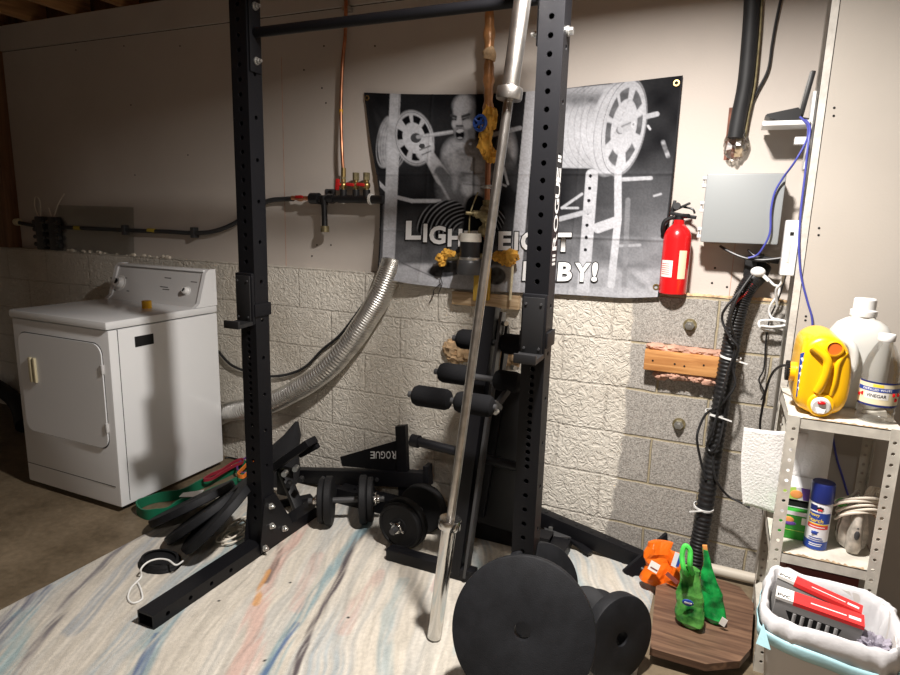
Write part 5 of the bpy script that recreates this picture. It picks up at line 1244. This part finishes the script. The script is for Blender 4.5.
# ------------------------------------------------------------------ walnut board on the floor with bags
cor = [PZ(u, v, .06) for u, v in ((656, 586), (650, 648), (706, 664), (740, 661), (751, 648), (754, 604), (740, 587), (722, 580), (690, 575))]
bd = thing('board', 'walnut-look board with clipped corners lying on the floor between rug and shelf unit', 'board', (sum(c.x for c in cor)/9, sum(c.y for c in cor)/9, 0))
b = MB(); b.prism([(c.x, c.y, .034) for c in cor], (0, 0, .026)); b.build('top', M['table'], bd)
ctr = V(bd.location)
b = MB(); b.prism([(c.x+(ctr.x-c.x)*.004, c.y+(ctr.y-c.y)*.004, .0335) for c in cor], (0, 0, .003)); b.build('edge_band', M['dark'], bd)
b = MB(); b.cyl((ctr.x, ctr.y, 0), (ctr.x, ctr.y, .034), .11, seg=32); b.build('pedestal', M['dark'], bd)
BZ = .0605
def pouch(mb, c, w0, d0, w1, d1, h, lean_, turn, seed, n=12, amp=.012, m=None):
    rings = []
    for k in range(n+1):
        t = k/n; e = math.sin(min(1, t*6+.25)*PI/2) if t < .15 else 1
        rings.append((V(c)+V(lean_)*t+V((0, 0, h*t)), (w0+(w1-w0)*t)*e, (d0+(d1-d0)*t)*e, turn))
    s0 = len(mb.bm.verts); mb.loft(rings, seg=22, e=2.4, m=m); mb.bm.verts.ensure_lookup_table()
    for v in mb.bm.verts[s0:]:
        q = v.co*22+V((seed, 0, 0)); v.co += V((mnoise.noise(q), mnoise.noise(q+V((9, 0, 0))), .25*mnoise.noise(q+V((0, 9, 0)))))*amp
    return mb
p = PZ(689, 626, BZ); p.z = BZ+.003
gbg = thing('snack_pouch', 'green see-through pouch with lime strap standing on the walnut board, left one', 'bag', p, 'green pouches on the walnut board')
b = MB(); pouch(b, p, .054, .034, .034, .013, .20, (-.012, .03, 0), -.35, 3); b.build('pouch', M['green_clear'], gbg, flat=True)
t0 = p+V((-.012, .03, .19))
b = MB(); b.tube([t0+V((-.01, 0, -.02)), PY(684, 570, 2.06), PY(682, 556, 2.07), PY(685, 546, 2.08), PY(690, 551, 2.08), PY(690, 566, 2.07), t0+V((.01, 0, -.02))], .009, seg=8); b.build('strap', M['lime'], gbg)
pe = p+V((-.012, -.028, .10)); b = MB(); b.ell(pe, (.019, .004, .014), Euler((.2, .2, .15)).to_matrix()); b.build('badge', M['royal'], gbg)
b = MB(); b.box(pe+V((.001, -.0035, .001)), (.024, .002, .006), Euler((.2, .1, .15))); b.build('badge_stripe', M['lettering'], gbg)
p = PZ(713, 622, BZ); p.z = BZ+.003
gb2 = thing('snack_pouch', 'glossy dark green pouch with orange-tipped peak standing on the walnut board, right one', 'bag', p, 'green pouches on the walnut board')
b = MB(); pouch(b, p, .055, .030, .010, .006, .235, (-.048, .05, 0), -.25, 8, amp=.010); b.build('pouch', M['green_bag'], gb2, flat=True)
tp = p+V((-.048, .05, .232)); b = MB(); b.bar(tp+V((0, 0, -.008)), tp+V((-.006, 0, .02)), .016, .006, up=(0, 1, 0), bev=.002); b.build('tip', M['orange_print'], gb2)
b = MB(); b.box(p+V((.03, -.036, .03)), (.02, .002, .03), Euler((0, .3, -.25))); b.build('label', M['label_white'], gb2)
# orange bag
p = PY(661, 572, 2.345)
ob = thing('candy_bag', 'crumpled orange foil bag between the spotter arm end plate and the green pouches', 'bag', (p.x, p.y, .014))
b = MB(); pouch(b, (p.x-.012, p.y, .030), .062, .040, .050, .010, .165, (-.006, .03, 0), .45, 5, n=9, amp=.020); pouch(b, (p.x+.045, p.y-.005, .030), .042, .034, .034, .010, .145, (.004, .02, 0), -.6, 11, n=8, amp=.016); b.build('bag', M['orange_bag'], ob, flat=True)
b = MB(); b.box(PY(654, 567, 2.285), (.036, .003, .036), Euler((-.3, .3, -.1))); b.build('label', M['label_white'], ob)
b = MB(); b.box(PY(654, 569, 2.2825), (.028, .003, .006), Euler((-.3, .3, -.1))); b.build('label_print', M['mailer'], ob)
b = MB(); b.box(PY(676, 560, 2.285), (.022, .003, .055), Euler((-.2, .15, -.2))); b.build('label', M['can_white'], ob)
b = MB(); b.box(PY(679, 561, 2.28), (.010, .003, .045), Euler((-.2, .15, -.2))); b.build('label_print', M['royal'], ob)
b = MB(); b.box(PY(672, 578, 2.29), (.05, .003, .016), Euler((-.3, .5, -.2))); b.build('label_print', M['mailer'], ob)

# ------------------------------------------------------------------ steel shelf unit
su = thing('shelf_unit', 'cream perforated steel shelf unit against the right partition', 'shelf unit', (.36, 2.22, 0))
PXL, PXR, PYF, PYB, PH = .218, .508, 2.03, 2.405, .872
for nm, x, y, sx_, sy_ in (('l', PXL, PYF, 1, 1), ('l', PXL+.004, PYB, 1, -1), ('r', PXR, PYF, -1, 1), ('r', PXR+.012, PYB, -1, -1)):
    b = MB(); w = .032; th = .0022
    pr = [(x, y), (x+sx_*w, y), (x+sx_*w, y+sy_*th), (x+sx_*th, y+sy_*th), (x+sx_*th, y+sy_*w), (x, y+sy_*w)]
    b.prism([(a, c, 0) for a, c in pr], (0, 0, PH)); o = b.build('post', M['shelf'], su, flat=True)
    hs = []
    z = .04
    while z < PH-.02:
        hs.append(((x+sx_*w*.58, y-.01, z), (x+sx_*w*.58, y+.01, z), .0052)); hs.append(((x-.01, y+sy_*w*.6, z+.015), (x+.01, y+sy_*w*.6, z+.015), .0052)); z += .033
    drill(o, hs)
SZ = (.868, .43, .115)
for z in SZ:
    b = MB(); b.bb((PXL+.003, PYF+.003, z-.003), (PXR-.001, PYB-.003, z)); b.bb((PXL+.003, PYF+.003, z-.032), (PXR-.001, PYF+.005, z)); b.bb((PXL+.003, PYB-.005, z-.032), (PXR-.001, PYB-.003, z)); b.bb((PXL+.003, PYF+.003, z-.032), (PXL+.005, PYB-.003, z)); b.bb((PXR-.003, PYF+.003, z-.032), (PXR-.001, PYB-.003, z))
    sh = b.build('shelf_panel', M['shelf'], su, flat=True)
    b = MB(); b.grid(lambda a, c, z=z: V((PXL+.038+(PXR-PXL-.076)*a, PYF+.0026+c*(.004+.016*max(0, mnoise.noise(V((a*23, z*50, 0)))+.35)), z+.0006)), 90, 1)
    b.build('worn_edge', M['rust'], sh)
# yellow jug lying on its side
def jug_pt(u, v, y=2.08): return PY(u, v, y)
out = [(803, 349), (810, 342), (822, 338), (835, 340), (845, 348), (850.5, 358), (852, 376), (849, 398), (843, 412), (833, 418), (816, 418.5), (802, 413), (794, 405), (795, 388), (799, 364)]
op = smooth_path([PY(u, v, 2.08) for u, v in out], 4, True)
zmin = min(q.z for q in op); dz = SZ[0]+.001-zmin
cen = sum(op, V((0, 0, 0)))/len(op)
yj = thing('detergent_jug', 'yellow detergent jug lying on its side with a white tap, on the top shelf', 'jug', (cen.x, 2.2, SZ[0]+.001))
b = MB(); vs = []; fs = []; n_ = len(op); lv = [(2.066, .62), (2.068, .84), (2.075, .93), (2.09, .985), (2.12, 1.), (2.26, 1.), (2.30, .97), (2.33, .86), (2.345, .6)]
for y, s_ in lv:
    for q in op: vs.append(V((cen.x+(q.x-cen.x)*s_, y, cen.z+dz+(q.z-cen.z)*s_)))
for j in range(len(lv)-1):
    for i in range(n_): fs.append([j*n_+i, j*n_+(i+1) % n_, (j+1)*n_+(i+1) % n_, (j+1)*n_+i])
fs += [list(range(n_))[::-1], list(range((len(lv)-1)*n_, len(lv)*n_))]
b.raw(vs, fs); b.build('body', M['yellow'], yj, ang=1.)
D = V((0, 0, dz))
b = MB(); b.tube([PY(812, 350, 2.066)+D, PY(826, 362, 2.060)+D, PY(826, 374, 2.058)+D, PY(821, 388, 2.06)+D, PY(817, 395, 2.066)+D], .0125, seg=14); b.tube([PY(846, 356, 2.075)+D, PY(838, 366, 2.066)+D, PY(834, 385, 2.066)+D, PY(830, 398, 2.07)+D], .008, seg=12); b.build('handle', M['yellow'], yj)
p = PY(834, 352, 2.066)+D; b = MB(); b.lathe([(.019, 0), (.024, .002), (.024, .010), (.019, .012)], p+V((0, .004, 0)), (0, -1, .1), 28, close=True); b.build('neck_ring', M['yellow'], yj)
b = MB(); b.cyl(p, p+V((0, -.004, 0)), .019, seg=28); b.build('fill_cap', mat('orange cap', (.62, .14, .02), .4), yj)
p = PY(820, 408, 2.064)+D; b = MB(); b.lathe([(.036, 0), (.036, .006), (.032, .009), (0, .009)], p+V((0, .004, 0)), (0, -1, 0), 32); b.build('tap_seat', M['yellow'], yj)
b = MB(); b.lathe([(.026, 0), (.026, .008), (.022, .012), (0, .012)], p+V((0, -.004, 0)), (0, -1, -.15), 32); b.prism([p+V((-.016, -.014, .0)), p+V((.016, -.014, .0)), p+V((.008, -.02, -.020)), p+V((-.008, -.02, -.020))], (0, .01, 0)); tp_ = b.build('tap', M['white_plastic'], yj)
b = MB(); b.ell(p+V((0, -.017, .010)), (.011, .006, .006)); b.build('button', M['red'], tp_)
q4 = [PY(u, v, 2.072)+D for u, v in ((800, 357), (805.5, 355), (800, 398), (795.5, 400))]
b = MB(); b.prism(q4, (0, .004, 0)); lb = b.build('label', M['royal'], yj); lb['label'] = 'blue printed label'
b = MB()
for k in range(5):
    t = .1+.17*k; a = q4[0].lerp(q4[3], t).lerp(q4[1].lerp(q4[2], t), .3); c = q4[0].lerp(q4[3], t+.1).lerp(q4[1].lerp(q4[2], t+.1), .7); b.bar(a+V((0, -.0012, 0)), c+V((0, -.0012, 0)), .006, .001, up=(0, 1, 0))
b.build('label_print', M['lettering'], lb)
p = PY(796, 374, 2.15)+D; b = MB(); b.cyl(p+V((.02, 0, 0)), p+V((-.022, 0, -.003)), .030, seg=24); b.build('screw_cap', M['yellow'], yj)
b = MB()
for k in range(22):
    a = 2*PI*k/22; b.bb(p+V((-.030, .028*math.cos(a)-.003, .028*math.sin(a)-.003)), p+V((-.02, .028*math.cos(a)+.003, .028*math.sin(a)+.003)))
b.cyl(p+V((-.028, 0, 0)), p+V((-.02, 0, 0)), .027, seg=24); b.build('cap_ring', M['black_plastic'], yj)
# white jug
wc_ = V((.412, 2.285, SZ[0]+.001))
wj = thing('white_jug', 'large translucent white jug with screw cap behind the vinegar bottle', 'jug', wc_)
b = MB(); b.loft([(wc_+V((0, 0, z)), rx, ry) for z, rx, ry in ((0, .074, .055), (.006, .082, .062), (.02, .086, .066), (.20, .087, .067), (.235, .083, .063), (.262, .066, .052), (.276, .045, .040), (.282, .033, .033), (.30, .031, .031))], seg=48, e=3.0); b.build('body', M['jug'], wj, ang=1.)
b = MB(); b.lathe([(.036, 0), (.037, .003), (.037, .018), (.033, .02), (.031, .022), (.031, .052), (.028, .056), (0, .056)], wc_+V((0, 0, .287)), seg=36); b.build('screw_cap', M['white_plastic'], wj)
b = MB(); b.tube([wc_+V((-.070, -.05, .225)), wc_+V((-.030, -.074, .20)), wc_+V((-.018, -.078, .15)), wc_+V((-.028, -.074, .09)), wc_+V((-.05, -.062, .05))], .013, seg=14); b.build('handle', M['jug'], wj)
# vinegar bottle
vc = V((.450, 2.125, SZ[0]+.001))
vb_ = thing('vinegar_bottle', 'clear plastic vinegar bottle with printed label at the right end of the top shelf', 'bottle', vc)
b = MB(); pf = [(.040, 0), (.048, .004), (.0495, .012), (.047, .02), (.0495, .03), (.047, .038), (.0495, .046), (.0495, .125), (.0475, .132), (.0495, .14), (.0475, .148), (.048, .156), (.040, .19), (.026, .222), (.017, .236), (.016, .25), (0, .25)]
b.lathe(pf, vc, seg=40); b.build('body', M['clear'], vb_, ang=1.2)
b = MB(); b.lathe([(.021, 0), (.022, .002), (.022, .018), (.020, .021), (0, .021)], vc+V((0, 0, .238)), seg=28); b.build('screw_cap', M['white_plastic'], vb_)
l0 = wrap_label(vc, .0502, rad(-175), rad(-20), .052, .122, M['label_cream'], 'label', vb_, 30); l0['label'] = 'cream label with navy bands'
for z0, z1, m_ in ((.118, .123, 'navy'), (.050, .056, 'navy'), (.094, .106, 'royal')):
    wrap_label(vc, .0505, rad(-172), rad(-22), z0, z1, M[m_], 'label_band', l0, 30)
wrap_label(vc, .0506, rad(-140), rad(-70), .072, .092, M['label_white'], 'label_panel', l0, 16)
wrap_label(vc, .0506, rad(-118), rad(-88), .108, .116, M['gold'], 'label_panel', l0, 8)
wrap_text(vc, .0509, rad(-134), rad(-76), .077, .087, 'VINEGAR', M['outline'], 'lettering', l0, .02)
wrap_text(vc, .0509, rad(-148), rad(-62), .097, .1035, 'DISTILLED WHITE', M['lettering'], 'lettering', l0, .015)
for a in (-160, -148, -55, -45, -36):
    b = MB(); r_ = .0508; c = vc+V((r_*math.cos(rad(a)), r_*math.sin(rad(a)), .080+.008*math.sin(a))); b.ell(c, (.005, .0012, .006), seg=12, rings=8); b.build('label_fruit', M['red'], l0)
# paper towel roll
tc_ = V((.330, 2.335, SZ[1]+.001))
tw = thing('paper_towel_roll', 'white paper towel roll on the lower shelf with a sheet hanging out to the left', 'paper towel', tc_)
b = MB(); b.lathe([(.020, 0), (.060, 0), (.061, .003), (.061, .33), (.060, .333), (.020, .333)], tc_, seg=48, close=True); b.build('roll', M['towel'], tw)
b = MB(); b.lathe([(.018, .0), (.020, 0), (.020, .334), (.018, .334)], tc_, seg=28, close=True); b.build('core', M['rust'], tw)
sA, sB = PY(744, 428, 2.26), PY(743, 505, 2.26)
def sheet(s, t):
    tr, br2 = tc_+V((-.02, -.0605, .32)), tc_+V((-.02, -.0605, .015))
    a = V((sA.x, 2.26, sA.z)).lerp(tr, s); c = V((sB.x, 2.26, sB.z)).lerp(br2, s); p = c.lerp(a, t)
    return p+V((-.008*math.sin(t*PI)*(1-s), .006*math.sin(s*7+t*2), 0))
b = MB(); b.grid(sheet, 24, 24); o = b.build('sheet', M['towel'], tw, fixn=False); so = o.modifiers.new('thickness', 'SOLIDIFY'); so.thickness = .0015
# starch can
sc = V((.350, 2.125, SZ[1]+.001))
cn_ = thing('starch_can', 'blue and white spray starch can with navy cap on the lower shelf', 'spray can', sc)
b = MB(); b.lathe([(.030, 0), (.0325, .002), (.0325, .150), (.030, .158), (.026, .162), (0, .162)], sc, seg=40); b.build('can', M['can_white'], cn_)
b = MB(); b.lathe([(.032, .155), (.0335, .157), (.0335, .212), (.031, .217), (.012, .217), (0, .215)], sc, seg=40); b.build('cap', M['navy'], cn_)
wrap_label(sc, .0328, rad(-180), rad(0), .002, .030, M['royal'], 'label_band', cn_, 24)
lb_ = wrap_label(sc, .0328, rad(-150), rad(-35), .090, .125, M['royal'], 'label_panel', cn_, 24)
wrap_label(sc, .0328, rad(-152), rad(-42), .072, .085, M['red_card'], 'label_band', cn_, 24)
wrap_label(sc, .0329, rad(-152), rad(-42), .085, .0885, M['gold'], 'label_band', cn_, 24)
wrap_label(sc, .0329, rad(-150), rad(-112), .130, .148, M['navy'], 'label_panel', cn_, 12)
wrap_text(sc, .0331, rad(-150), rad(-95), .109, .122, 'Heavy', M['gold'], 'lettering', lb_, .02)
wrap_text(sc, .0331, rad(-150), rad(-75), .093, .106, 'Starch', M['gold'], 'lettering', lb_, .02)
wrap_label(sc, .0331, rad(-140), rad(-62), .0765, .0795, M['lettering'], 'label_line', cn_, 14)
for k, (a0, a1, z) in enumerate(((-125, -90, .060), (-120, -95, .052), (-135, -70, .040), (-135, -60, .033), (-130, -70, .014), (-130, -65, .02))):
    wrap_label(sc, .0331, rad(a0), rad(a1), z, z+.003, M['royal' if z > .03 else 'can_white'], 'label_line', cn_, 10)
b = MB(); b.ell(sc+V((.0329*math.cos(rad(-108)), .0329*math.sin(rad(-108)), .058)), (.010, .002, .006)); b.build('label_mark', M['royal'], cn_)
for k, (a, z) in enumerate(((-108, .140), (-98, .142), (-88, .140), (-103, .134), (-92, .134))):
    b = MB(); b.ell(sc+V((.0328*math.cos(rad(a)), .0328*math.sin(rad(a)), z)), (.004, .002, .004), seg=10, rings=6); b.build('label_mark', M['red_card' if k > 2 else 'outline'], cn_)
# cartons behind the can
gx = V((.292, 2.20, SZ[1]+.001))
gc = thing('green_carton', 'green carton with orange emblem left of the starch can, lower of two', 'box', gx, 'cartons on the lower shelf')
b = MB(); b.box(gx+V((0, 0, .0475)), (.10, .12, .095), None, .003); b.build('carton', M['green_box'], gc)
b = MB(); b.bb(gx+V((-.0505, -.0607, .083)), gx+V((.0505, -.0602, .096))); b.build('print_band', M['can_white'], gc)
b = MB(); b.ell(gx+V((-.022, -.0605, .066)), (.016, .0012, .010)); b.build('emblem', M['orange_print'], gc)
b = MB(); b.ell(gx+V((-.018, -.0605, .054)), (.020, .0011, .007)); b.build('emblem', M['purple'], gc)
b = MB(); b.bb(gx+V((.015, -.0608, .055)), gx+V((.03, -.0602, .078))); b.build('label', M['label_white'], gc)
b = MB(); b.bb(gx+V((-.05, -.0606, .030)), gx+V((.05, -.0601, .0315))); b.build('seam', M['lime_print'], gc)
px_ = gx+V((.0, .02, .097))
pcn = thing('purple_carton', 'open purple and lime carton stacked on the green carton', 'box', px_, 'cartons on the lower shelf')
b = MB(); b.bb(px_+V((-.048, -.05, 0)), px_+V((.048, .05, .003))); b.bb(px_+V((-.048, -.05, .0)), px_+V((-.046, .05, .07))); b.bb(px_+V((.046, -.05, .0)), px_+V((.048, .05, .07))); b.bb(px_+V((-.048, .048, .0)), px_+V((.048, .05, .07))); b.bb(px_+V((-.048, -.05, .068)), px_+V((.048, .05, .071))); b.bb(px_+V((-.048, -.052, .028)), px_+V((.048, -.05, .071))); b.build('carton', M['can_white'], pcn)
b = MB(); b.prism([px_+V((-.048, -.0525, .030)), px_+V((.0, -.0525, .030)), px_+V((-.01, -.0525, .071)), px_+V((-.048, -.0525, .060))], (0, .0004, 0)); b.build('print', M['lime_print'], pcn)
b = MB(); b.prism([px_+V((.015, -.0525, .030)), px_+V((.048, -.0525, .030)), px_+V((.048, -.0525, .071)), px_+V((.005, -.0525, .071))], (0, .0004, 0)); b.build('print', M['purple'], pcn)
b = MB(); b.ell(px_+V((-.006, -.0527, .047)), (.018, .0012, .014)); b.build('emblem', M['orange_print'], pcn)
b = MB(); b.bb(px_+V((-.046, -.049, .003)), px_+V((.046, .04, .02))); b.build('opening', M['dark'], pcn)
# clothes iron standing on its heel, cord wound round
ic = PY(851, 558, 2.13); ic = V((.452, 2.15, SZ[1]+.001))
ir = thing('clothes_iron', 'worn pale clothes iron with its cord wound around, right of the starch can', 'iron', ic)
sole = [(0, .19), (.018, .165), (.034, .12), (.043, .07), (.044, .035), (.036, .010), (.018, 0), (-.018, 0), (-.036, .010), (-.044, .035), (-.043, .07), (-.034, .12), (-.018, .165)]
sp_ = [V((x, 0, z)) for x, z in sole]
b = MB(); b.prism([ic+q+V((0, .018, 0)) for q in sp_], (0, .018, 0)); b.prism([ic+V((q.x*.92, .0, q.z*.95+.003)) for q in sp_], (0, .02, 0)); b.build('sole', M['iron'], ir)
b = MB(); b.loft([(ic+V((0, -.018, z)), rx, ry) for z, rx, ry in ((.004, .016, .018), (.02, .021, .026), (.07, .019, .032), (.12, .014, .030), (.16, .009, .018), (.178, .004, .008))], seg=24, e=2.6); b.build('handle', M['iron'], ir)
b = MB(); b.ell(ic+V((0, -.047, .072)), (.008, .006, .016)); b.ell(ic+V((.0, -.045, .095)), (.004, .005, .004)); b.build('steam_button', M['pad_steel'], ir)
b = MB(); rs = random.Random(9)
for k in range(5):
    cz = .105+.012*k; rx = .052+rs.uniform(-.004, .006)+.003*k; cx_ = rs.uniform(-.006, .012)
    b.tube([ic+V((cx_+rx*math.cos(a), .0-.055*math.sin(a)+.01, cz+.045*math.sin(a+.6)*.6+.02*abs(math.sin(a)))) for a in [j*PI/5 for j in range(10)]], .0045, seg=8, closed=True)
for k in range(3):
    b.tube([ic+V((.01+.01*k, -.02+.01*k, .19)), ic+V((.025+.008*k, 0, .215)), ic+V((.045+.006*k, .01, .20)), ic+V((.058+.004*k, 0, .15)), ic+V((.060, -.01, .09))], .0045, seg=8)
b.build('cord', M['cord'], ir)
b = MB(); b.ell(ic+V((-.043, .0, .150)), (.016, .006, .015)); b.build('tag', mat('green tag', (.12, .48, .10), .5), ir)
# reddish box under the shelf
rx_ = V((.375, 2.20, SZ[2]+.001)); b = MB(); b.box(rx_+V((0, 0, .125)), (.20, .22, .25), None, .004); o = b.build('storage_box', M['mailer'], origin=rx_); tag(o, 'dark red storage box on the bottom shelf behind the bin', 'box')

# ------------------------------------------------------------------ bin with liner
bc = V((.362, 1.855, 0)); TU = -.12
bi = thing('waste_bin', 'pale grey plastic bin in front of the shelf unit, right corner', 'bin', bc)
b = MB(); b.loft([(bc+V((0, 0, z)), rx, ry, TU) for z, rx, ry in ((.0, .115, .105), (.01, .12, .11), (.34, .152, .142), (.37, .154, .144), (.375, .157, .147), (.375, .150, .140), (.36, .147, .137), (.02, .115, .105))], seg=64, e=6); b.build('body', M['bin'], bi, ang=.9)
ln = thing('bin_liner', 'white plastic liner with pale blue drawstring hem folded over the grey bin', 'bin liner', bc+V((0, 0, .375)))
def wob(v, k, sd=0): return V((mnoise.noise(v*17+V((sd, 0, 0))), mnoise.noise(v*17+V((0, sd+5, 0))), .8*mnoise.noise(v*13+V((0, 0, sd+9)))))*k
rings = []
for z, rx, ry in ((.10, .11, .10), (.16, .120, .112), (.24, .130, .122), (.31, .140, .130), (.36, .147, .137), (.383, .150, .141), (.389, .155, .146), (.386, .160, .150), (.36, .164, .154), (.315, .1625, .1525)):
    rings.append((bc+V((0, 0, z)), rx, ry, TU))
b = MB(); b.loft(rings, seg=120, e=5, cap=False); b.bm.verts.ensure_lookup_table()
for i, v in enumerate(b.bm.verts):
    out_ = i//120 >= 6; w = wob(v.co*1.7, .010 if not out_ else .005)+wob(v.co*3.5, .005, 2); 
    if out_: d = (v.co-bc); d.z = 0; w = w+d.normalized()*.002
    if 4 <= i//120 <= 9: w.z += .012*mnoise.noise(V((math.atan2(v.co.y-bc.y, v.co.x-bc.x)*2.5, 4, 0)))
    v.co += w
o = b.build('bag', M['bag_white'], ln, ang=1.4, fixn=False); so = o.modifiers.new('thickness', 'SOLIDIFY'); so.thickness = .001
rings = [(bc+V((0, 0, z)), rx, ry, TU) for z, rx, ry in ((.333, .1655, .1555), (.322, .167, .157), (.308, .1665, .1565), (.296, .164, .154))]
b = MB(); b.loft(rings, seg=120, e=5, cap=False)
for v in b.bm.verts:
    d = (v.co-bc); d.z = 0; v.co += wob(v.co*1.5, .005, 3)+d.normalized()*.0035+V((0, 0, -.010*(v.co.x-bc.x)/.16))
o = b.build('drawstring_hem', M['bag_blue'], ln, ang=1.4, fixn=False); so = o.modifiers.new('thickness', 'SOLIDIFY'); so.thickness = .0008
p = bc+V((-.172, -.12, .335)); b = MB(); b.prism([p+V((.004, 0, .02)), p+V((-.008, -.02, -.030)), p+V((.025, -.035, -.028))], (.002, .002, 0)); o = b.build('tie_loop', M['bag_blue'], ln)
def lamp_box(label, c, rz, ry_, withtext):
    t = thing('light_bulb_box', label, 'box', c, 'bulb boxes in the bin', rot=(rad(6), ry_, rz))
    b = MB(); b.bb((-.105, -.024, -.14), (.105, .024, 0), .002); b.build('carton', M['grey_card'], t, local=True)
    b = MB(); b.bb((-.062, -.0255, -.011), (.106, .0245, .0008)); b.build('printed_strip', M['red_card'], t, local=True)
    b = MB(); b.bb((-.106, -.0255, -.008), (-.062, .0245, .0008)); w = b.build('label', M['label_white'], t, local=True)
    b = MB(); b.text('PVC', lambda a, c_: V((-.102+.034*a, -.020+.014*c_, .0013)), .03); b.build('lettering', M['outline'], w, local=True, weld=False, fixn=False)
    b = MB()
    b.bb((-.02, -.006, .0008), (.065, -.002, .0012)); b.bb((.07, -.010, .0008), (.098, .002, .0012)); b.build('print_line', M['lettering'], t, local=True)
    b = MB(); b.prism([(-.075, -.0246, -.034), (.060, -.0246, -.034), (.052, -.0246, -.075), (-.055, -.0246, -.075)], (0, .0012, 0)); w = b.build('window', M['dark'], t, local=True)
    b = MB()
    for k in range(6): b.cyl((-.052+.020*k, -.0175, -.036), (-.052+.020*k, -.0175, -.073), .0085, seg=12)
    b.build('bulb_row', M['panel_grey'], w, local=True)
    return t
b1 = lamp_box('grey bulb box with red strip and window, nearer of two boxes in the lined bin', bc+V((-.030, -.035, .402)), -.12, .06, True)
b2 = dup(b1, bc+V((-.022, .035, .410)), (rad(-4), .14, -.24), 'grey bulb box with red strip, farther of two boxes in the lined bin')
p = bc+V((.10, -.06, .33)); b = MB(); b.ell(p, (.045, .04, .03), rough=.8, seed=3.1, fs_=5, seg=40, rings=26); o = b.build('crumpled_wrap', mat('crumpled lilac wrap', (.45, .42, .50), .3, trans=.3, bump=.5, bscale=60), origin=p, ang=.5); tag(o, 'crumpled lilac plastic wrap inside the lined bin at its right side', 'plastic wrap')

# ------------------------------------------------------------------ light
def lamp(name, loc, power, col, size):
    l = bpy.data.lights.new(name, 'AREA'); l.shape = 'DISK'; l.size = size; l.energy = power; l.color = col; l.spread = rad(164)
    o = bpy.data.objects.new(name, l); COL.objects.link(o); o.location = loc      # flat disc light, shining down
lamp('ceiling_lamp', (-.28, 1.48, 2.42), 60, (1, .945, .89), .14)
lamp('fill_lamp', (.2, -1.3, 2.42), 14, (1, .94, .88), .2)  # weak fill light added behind the camera, not a known fixture
w = bpy.data.worlds.new('dim'); scene.world = w; w.use_nodes = True
w.node_tree.nodes['Background'].inputs[0].default_value = (.9, .85, .8, 1); w.node_tree.nodes['Background'].inputs[1].default_value = .02
vs_ = scene.view_settings; vs_.view_transform = 'Standard'; vs_.look = 'None'; vs_.exposure = .62; vs_.gamma = 1; vs_.use_curve_mapping = False
